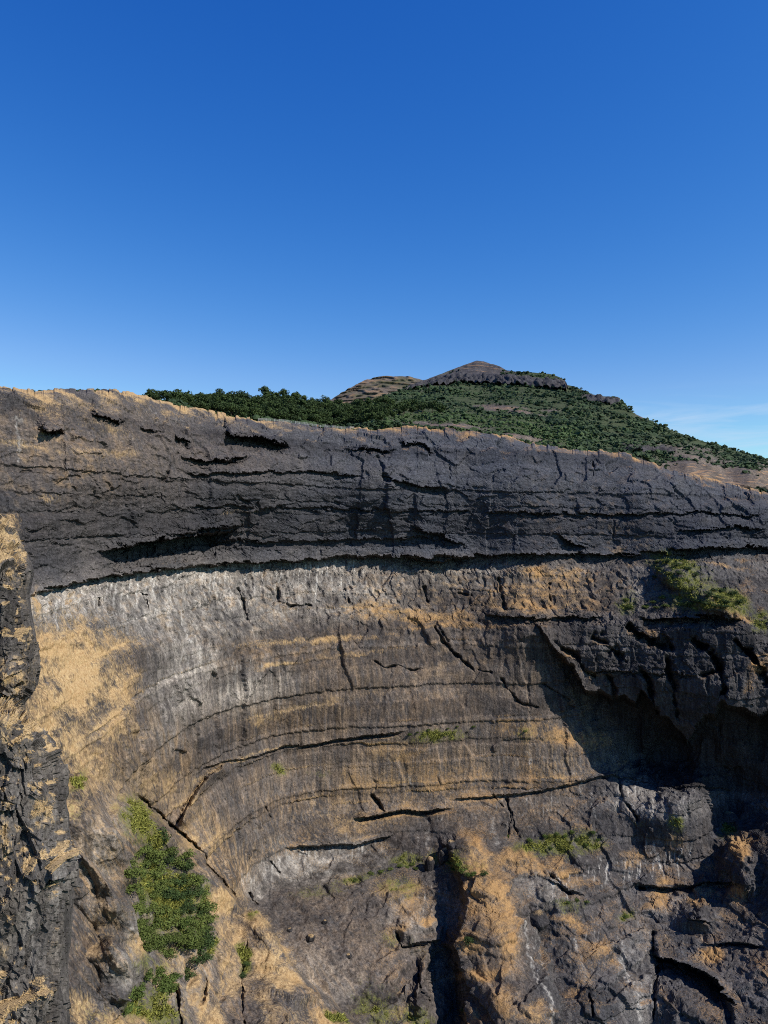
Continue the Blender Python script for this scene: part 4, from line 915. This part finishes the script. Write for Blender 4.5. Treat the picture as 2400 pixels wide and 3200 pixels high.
shrubs('shrub', BUSHO, [(470,2680),(420,2700),(440,2740),(480,2740),(430,2790),(620,2760),(600,2800),(450,2850),(500,2850),(520,2900),(470,2920),(540,2940),(500,2960),(590,2930),(620,2900),(460,2960),(630,2840),(560,2700),(480,2800),(410,2740),(405,2790),(440,2820),(455,2700),(500,2720),(520,2760),(500,2780),(460,2770),(540,2870),(490,2890),(430,2890),(455,2900),(480,2950),(610,2950),(580,2960),(530,2980),(470,2840),(600,2890),(640,2800),(650,2840),(650,2880),(600,2760),(590,2670),(545,2660),(500,2690),(450,2660),(430,2670),(440,2940),(430,2900),(415,2850),(620,2920),(645,2910),(650,2960),(600,2960),(635,2880),(570,2950),(510,2940)], 1.45,
       'olive green shrub in the dense thicket of the left ravine', 'shrub', 'olive shrubs of the left ravine thicket')
shrubs('shrub', BUSHD, [(540,2690),(565,2760),(590,2720),(545,2800),(600,2850),(570,2850),(640,2950),(610,3010),(640,3000),(600,3045),(620,2800),(630,2860),(560,2810),(590,2790),(520,2800),(580,2830),(620,2970)], 1.35,
       'dark leafy bush in the dense thicket of the left ravine', 'bush', 'dark bushes of the left ravine thicket')
shrubs('small_tree', BUSHD, [(508,2640)], 1.6, 'dark small tree at the top of the left ravine thicket', 'tree', None)
shrubs('small_tree', BUSHG, [(575,2900)], 1.8, 'bright leafed small tree in the middle of the left ravine thicket', 'tree', None)
shrubs('shrub', BUSHG, [(480,3070),(510,3085),(460,3060),(430,3110),(530,3100),(400,3150),(430,3165),(385,3165),(410,3125),(545,3060),(495,3050),(500,3100),(445,3090),(520,3070)], 1.15,
       'green bush on the grassy ramp at the bottom left', 'bush', 'bushes of the bottom left grassy ramp')
shrubs('shrub', BUSHD, [(2055,1760),(2085,1765),(2110,1775),(2060,1785),(2090,1797),(2120,1800),(2145,1788),(2170,1802),(2045,1805)], 1.0,
       'green bush at the top of the green spur under the right overhang', 'bush', 'bushes at the top of the right spur')
shrubs('shrub', BUSHD, [(2230,1845),(2255,1850),(2285,1865),(2240,1870),(2270,1885),(2210,1868),(2200,1890),(2235,1900),(2310,1888),(2175,1885),(2150,1895),(2260,1905)], 1.2,
       'dark bush in the thick cluster on the right spur', 'bush', 'dark bushes in the cluster on the right spur')
shrubs('shrub', BUSHO, [(2040,1882),(2068,1870),(2018,1892),(2078,1896),(2050,1900)], 1.1, 'olive bush on the ledge left of the dark bush cluster', 'bush', 'olive bushes on the right spur ledge')
shrubs('shrub', BUSHO, [(1955,1878),(1968,1898)], 1.0, 'olive bush beside the pale gully left of the right spur', 'bush', 'olive bushes by the pale gully')
shrubs('shrub', BUSHG, [(1590,2612),(1740,2606),(1765,2612),(1785,2602),(1805,2625),(1830,2640),(1850,2606),(1872,2620),(1700,2615),(1655,2625),(1720,2650)], 0.8,
       'green bush on the grassy ledge right of the grass covered pillar', 'bush', 'bushes on the ledge right of the pillar')
shrubs('shrub', BUSHO, [(1290,2690),(1270,2702),(1300,2705),(1250,2706),(1220,2716),(1190,2722),(1160,2728),(1110,2742)], 0.7,
       'small olive bush along the foot of the streaked wall', 'bush', 'bushes along the foot of the wall')
shrubs('shrub', BUSHG, [(1400,2695),(1425,2702),(1440,2722),(1462,2740),(1480,2735),(1412,2715)], 0.9, 'green bush tucked under the top of the pillar', 'bush', 'bushes under the top of the pillar')
shrubs('shrub', BUSHD, [(1512,2742)], 0.9, 'dark bush on the right shoulder of the pillar', 'bush', None)
shrubs('shrub', BUSHG, [(1280,2295),(1305,2288),(1340,2282),(1400,2275),(1430,2272),(1480,2272),(1640,2285)], 0.6, 'low green bush on the ledge across the middle of the wall', 'bush', 'bushes on the middle ledge')
shrubs('shrub', BUSHG, [(1800,2815),(1828,2822),(1775,2818)], 0.7, 'green bush on the small ledge above the big boulder', 'bush', 'bushes above the big boulder')
shrubs('shrub', BUSHD, [(1462,2945)], 0.9, 'dark bush in the shaded gully beside the pillar', 'bush', None)
shrubs('shrub', BUSHG, [(1450,3155)], 0.8, 'pale green bush low in the shaded gully at the bottom', 'bush', None)
shrubs('shrub', BUSHG, [(1962,2852)], 0.7, 'lone green bush on the ledge left of the deep crease', 'bush', None)
shrubs('shrub', BUSHG, [(2275,2585),(2292,2598),(2262,2578)], 0.9, 'green bush on top of the right hand knob', 'bush', 'bushes on the right knob')
shrubs('shrub', BUSHG, [(2115,2562)], 0.7, 'lone green bush under the dark shadowed recess', 'bush', None)
shrubs('shrub', BUSHD, [(770,3010),(765,3040)], 0.6, 'dark bush in the narrow cleft beside the golden rib', 'bush', 'bushes in the narrow cleft')
# dark heath on the rim skyline at the left
for k, x in enumerate((20, 95, 120, 150, 235, 262, 290, 310)):
    p = cliff_at(x, float(RIM_Y(x)) + 3); plant('heath_bush', BUSHD, p + np.array([0, 1.5, -1.2]), random.uniform(0.45, 0.6), 'low dark bush on the skyline of the left rim, ' + ORD[k], 'bush', 'bushes on the left rim skyline')
for k, x in enumerate(np.arange(560, 810, 9)):
    p = cliff_at(x, float(RIM_Y(x)) + 4); plant('rim_shrub', BUSHO if k % 2 else BUSHG, p + np.array([0, 3.0, -1.4]), random.uniform(0.5, 0.75), ('low olive' if k % 2 else 'low green') + ' shrub on the rim before the forest, ' + ('near the fence' if x > 725 else 'midway to the fence' if x > 640 else 'far left of the fence'), 'shrub', 'shrubs along the rim before the fence')
for k, x in enumerate(np.arange(1085, 1215, 8)):
    p = cliff_at(x, float(RIM_Y(x)) + 4); plant('rim_shrub', BUSHO, p + np.array([random.uniform(-1, 1), random.uniform(2, 7), -1.0]), random.uniform(0.6, 0.9), 'olive shrub on the rim right of the fence, ' + (ORD[k] if k < 14 else 'second from right' if k == 15 else 'third from right' if k == 14 else 'rightmost'), 'shrub', 'shrubs on the rim right of the fence')

# ------------------------------------------------------------------ boulders
def boulder(px, py, size, label, seed, lift=0.2):
    import bmesh
    b = bmesh.new(); bmesh.ops.create_icosphere(b, subdivisions=4, radius=1.0); me = bpy.data.meshes.new('boulder'); b.to_mesh(me); b.free()
    co = np.array([v.co[:] for v in me.vertices], F)
    g = np.random.default_rng(seed); pl = g.normal(size=(16, 3)); pl /= np.linalg.norm(pl, axis=1, keepdims=True); off = 0.62 + 0.3 * g.random(16)
    for n_, o_ in zip(pl, off):
        d = co @ n_ - o_; co -= np.where(d > 0, d, 0)[:, None] * n_[None] * 0.92
    co *= (1 + 0.07 * fbm(co[:, 0] * 2.5 + seed, co[:, 1] * 2.5, co[:, 2] * 2.5, 4, seed))[:, None]
    co *= np.array(size)
    me.vertices.foreach_set('co', co.reshape(-1).astype(F)); me.update()
    for k in ('pale', 'brown', 'stain_shade', 'ochre', 'lay', 'tone', 'warm', 'cool', 'streak', 'green'):
        at = me.attributes.new(k, 'FLOAT', 'POINT')
    at = me.attributes.new('grass', 'FLOAT', 'POINT'); at.data.foreach_set('value', (0.62 * sstep(0.55, 0.9, co[:, 2] / size[2])).astype(F))
    me.materials.append(M_CLIFF)
    p = cliff_at(px, py); o = add('boulder', me, None, (float(p[0]), float(p[1]) - size[1] * 0.15, float(p[2]) + size[2] * lift), seed * 0.7)
    tag(o, label, 'boulder'); return o
boulder(1680, 2878, (7.5, 5, 4.2), 'large dark boulder perched on the small grassy ledge', 3)
boulder(1342, 2706, (2.6, 2.6, 5.0), 'tall upright dark rock at the left foot of the pillar top', 5)
boulder(1384, 2680, (3.6, 3, 4.6), 'blocky dark rock crowning the left side of the pillar', 6)
boulder(1408, 2640, (3.4, 3, 2.6), 'rounded rock on the very top of the pillar', 8)
boulder(2270, 2562, (5.0, 4, 3.2), 'rounded boulder on top of the right hand knob', 9)
boulder(972, 2934, (2.4, 2, 1.5), 'largest loose block lying on the grey scree slope', 12)
boulder(905, 2906, (1.3, 1.1, 0.9), 'small loose block on the scree beside the golden rib', 13)
boulder(1015, 2880, (1.5, 1.2, 1.0), 'small loose block high on the scree slope', 14)
boulder(1090, 2985, (1.6, 1.2, 1.0), 'small loose block on the right side of the scree slope', 15)

# ------------------------------------------------------------------ fence and visitor on the rim
def bar(V, Fc, a, b, r):
    a = np.array(a, float); b = np.array(b, float); ax = (b - a) / np.linalg.norm(b - a)
    u = np.cross(ax, [0.2, 0.9, 0.3]); u /= np.linalg.norm(u); v = np.cross(ax, u); o = len(V)
    for p in (a, b):
        for i in range(6): V.append(p + r * (math.cos(i * 1.0472) * u + math.sin(i * 1.0472) * v))
    for i in range(6): Fc.append((o + i, o + (i + 1) % 6, o + 6 + (i + 1) % 6, o + 6 + i))
root = bpy.data.objects.new('railing_fence', None); COL.objects.link(root)
fpx = np.linspace(806, 1106, 24); base = np.array([cliff_at(x, float(RIM_Y(x))) + np.array([0, 0.4, 0.0]) for x in fpx])
base[:, 2] = np.convolve(np.pad(base[:, 2], 1, mode='edge'), [0.25, 0.5, 0.25], 'valid')
root.location = tuple(base[0])
for i, p in enumerate(base):
    V, Fc = [], []; bar(V, Fc, p - base[0] + [0, 0, -0.8], p - base[0] + [0, 0, 1.35], 0.06); add('post', poly_mesh('post', np.array(V), np.array(Fc), M_STEEL), root)
    if i:
        for hgt in (0.45, 0.85, 1.28):
            V, Fc = [], []; bar(V, Fc, base[i - 1] - base[0] + [0, 0, hgt], p - base[0] + [0, 0, hgt], 0.04); add('rail', poly_mesh('rail', np.array(V), np.array(Fc), M_STEEL), root)
tag(root, 'pale metal railing fence along the cliff rim below the forest', 'fence')

def person(pt):
    V = [(0,0,0.95),(0,0,1.15),(0,0,1.40),(0,0,1.52),(0,0,1.62),(0,0,1.72),(0.10,0,0.90),(0.12,0,0.50),(0.12,0,0.06),(0.13,-0.16,0.03),(-0.10,0,0.90),(-0.12,0.03,0.50),(-0.12,0.03,0.06),(-0.13,-0.13,0.03),
         (0.19,0,1.40),(0.25,0.0,1.14),(0.24,-0.12,0.92),(-0.19,0,1.40),(-0.25,0.0,1.14),(-0.24,-0.12,0.92)]
    E = [(0,1),(1,2),(2,3),(3,4),(4,5),(0,6),(6,7),(7,8),(8,9),(0,10),(10,11),(11,12),(12,13),(2,14),(14,15),(15,16),(2,17),(17,18),(18,19)]
    R = [.15,.14,.16,.06,.10,.07,.10,.07,.05,.045,.10,.07,.05,.045,.07,.05,.04,.07,.05,.04]
    me = bpy.data.meshes.new('person'); me.from_pydata(V, E, [])
    o = bpy.data.objects.new('person', me); COL.objects.link(o)
    bpy.context.view_layer.objects.active = o
    md = o.modifiers.new('skin', 'SKIN')
    for i, r in enumerate(R): me.skin_vertices[0].data[i].radius = (r, r)
    me.skin_vertices[0].data[0].use_root = True
    o.modifiers.new('sub', 'SUBSURF').levels = 1
    dg = bpy.context.evaluated_depsgraph_get(); nm = bpy.data.meshes.new_from_object(o.evaluated_get(dg))
    o.modifiers.clear(); o.data = nm; nm.name = 'person'; bpy.data.meshes.remove(me)
    nm.materials.clear()
    for m_ in (M_ORANGE, M_DARKCLOTH, M_SKIN): nm.materials.append(m_)
    for pgn in nm.polygons:
        z = pgn.center[2]; ax = abs(pgn.center[0])
        pgn.material_index = 2 if (z > 1.5 or (ax > 0.2 and z < 1.0 and z > 0.8)) else (1 if z < 0.55 else 0); pgn.use_smooth = True
    o.location = tuple(float(v) for v in pt)
    tag(o, 'person in orange clothing standing behind the rim fence', 'person'); return o
person(cliff_at(992, float(RIM_Y(992))) + np.array([0, 1.2, -0.15]))

# ------------------------------------------------------------------ dry grass tufts on the near buttress
def tufts(name, sel, n, blade, seed, Pg, Ng):
    g = np.random.default_rng(seed); idx = np.argwhere(sel); k = idx[g.integers(0, len(idx), n)]
    p = Pg[k[:, 0], k[:, 1]] + 0.12 * g.normal(size=(n, 3)); nr = Ng[k[:, 0], k[:, 1]]
    d = 0.7 * nr + 0.55 * g.normal(size=(n, 3)) + np.array([0, 0, 0.15]); d /= np.linalg.norm(d, axis=1, keepdims=True)
    L = blade * (0.5 + g.random((n, 1))); sd = np.cross(d, g.normal(size=(n, 3))); sd /= np.linalg.norm(sd, axis=1, keepdims=True)
    tip = p + d * L + np.array([0, 0, -0.35]) * L
    V = np.stack([p - sd * L * 0.09, p + sd * L * 0.09, tip], 1)
    o = add(name, poly_mesh(name, V, None, M_DRY)); o['kind'] = 'stuff'; return o
g1_ = tufts('dry_grass', bgrass > 0.66, 30000, 0.27, 190, B1, bnb); tag(g1_, 'golden dry grass growing on the near rock buttress', 'grass')
def tufts_on_cliff(name, mask, thr, n, blade, mt, seed, label):
    g = np.random.default_rng(seed); inside = (mask > thr) & (PX > -20) & (PX < 2420) & (PY < 3230)
    idx = np.argwhere(inside); k = idx[g.integers(0, len(idx), n)]
    p = P1[k[:, 0], k[:, 1]] + 0.35 * g.normal(size=(n, 3)) * np.array([1, 1, 0.6]); nr = NB[k[:, 0], k[:, 1]]
    nr = np.where((nr * p).sum(1, keepdims=True) > 0, -nr, nr)
    d = 0.55 * nr + 0.4 * g.normal(size=(n, 3)) + np.array([0, 0, 0.45]); d /= np.linalg.norm(d, axis=1, keepdims=True)
    L = blade * (0.5 + g.random((n, 1))); sd = np.cross(d, g.normal(size=(n, 3))); sd /= np.linalg.norm(sd, axis=1, keepdims=True)
    V = np.stack([p - sd * L * 0.16, p + sd * L * 0.16, p + d * L + np.array([0, 0, -0.3]) * L], 1)
    o = add(name, poly_mesh(name, V, None, mt, attrs={'tint': np.repeat(g.random(n), 3)})); o['kind'] = 'stuff'; tag(o, label, 'grass'); return o
tufts_on_cliff('green_grass', green, 0.60, 30000, 0.9, M_GREENG, 196, 'yellow green grass growing on the ledges and ramps of the cliff')
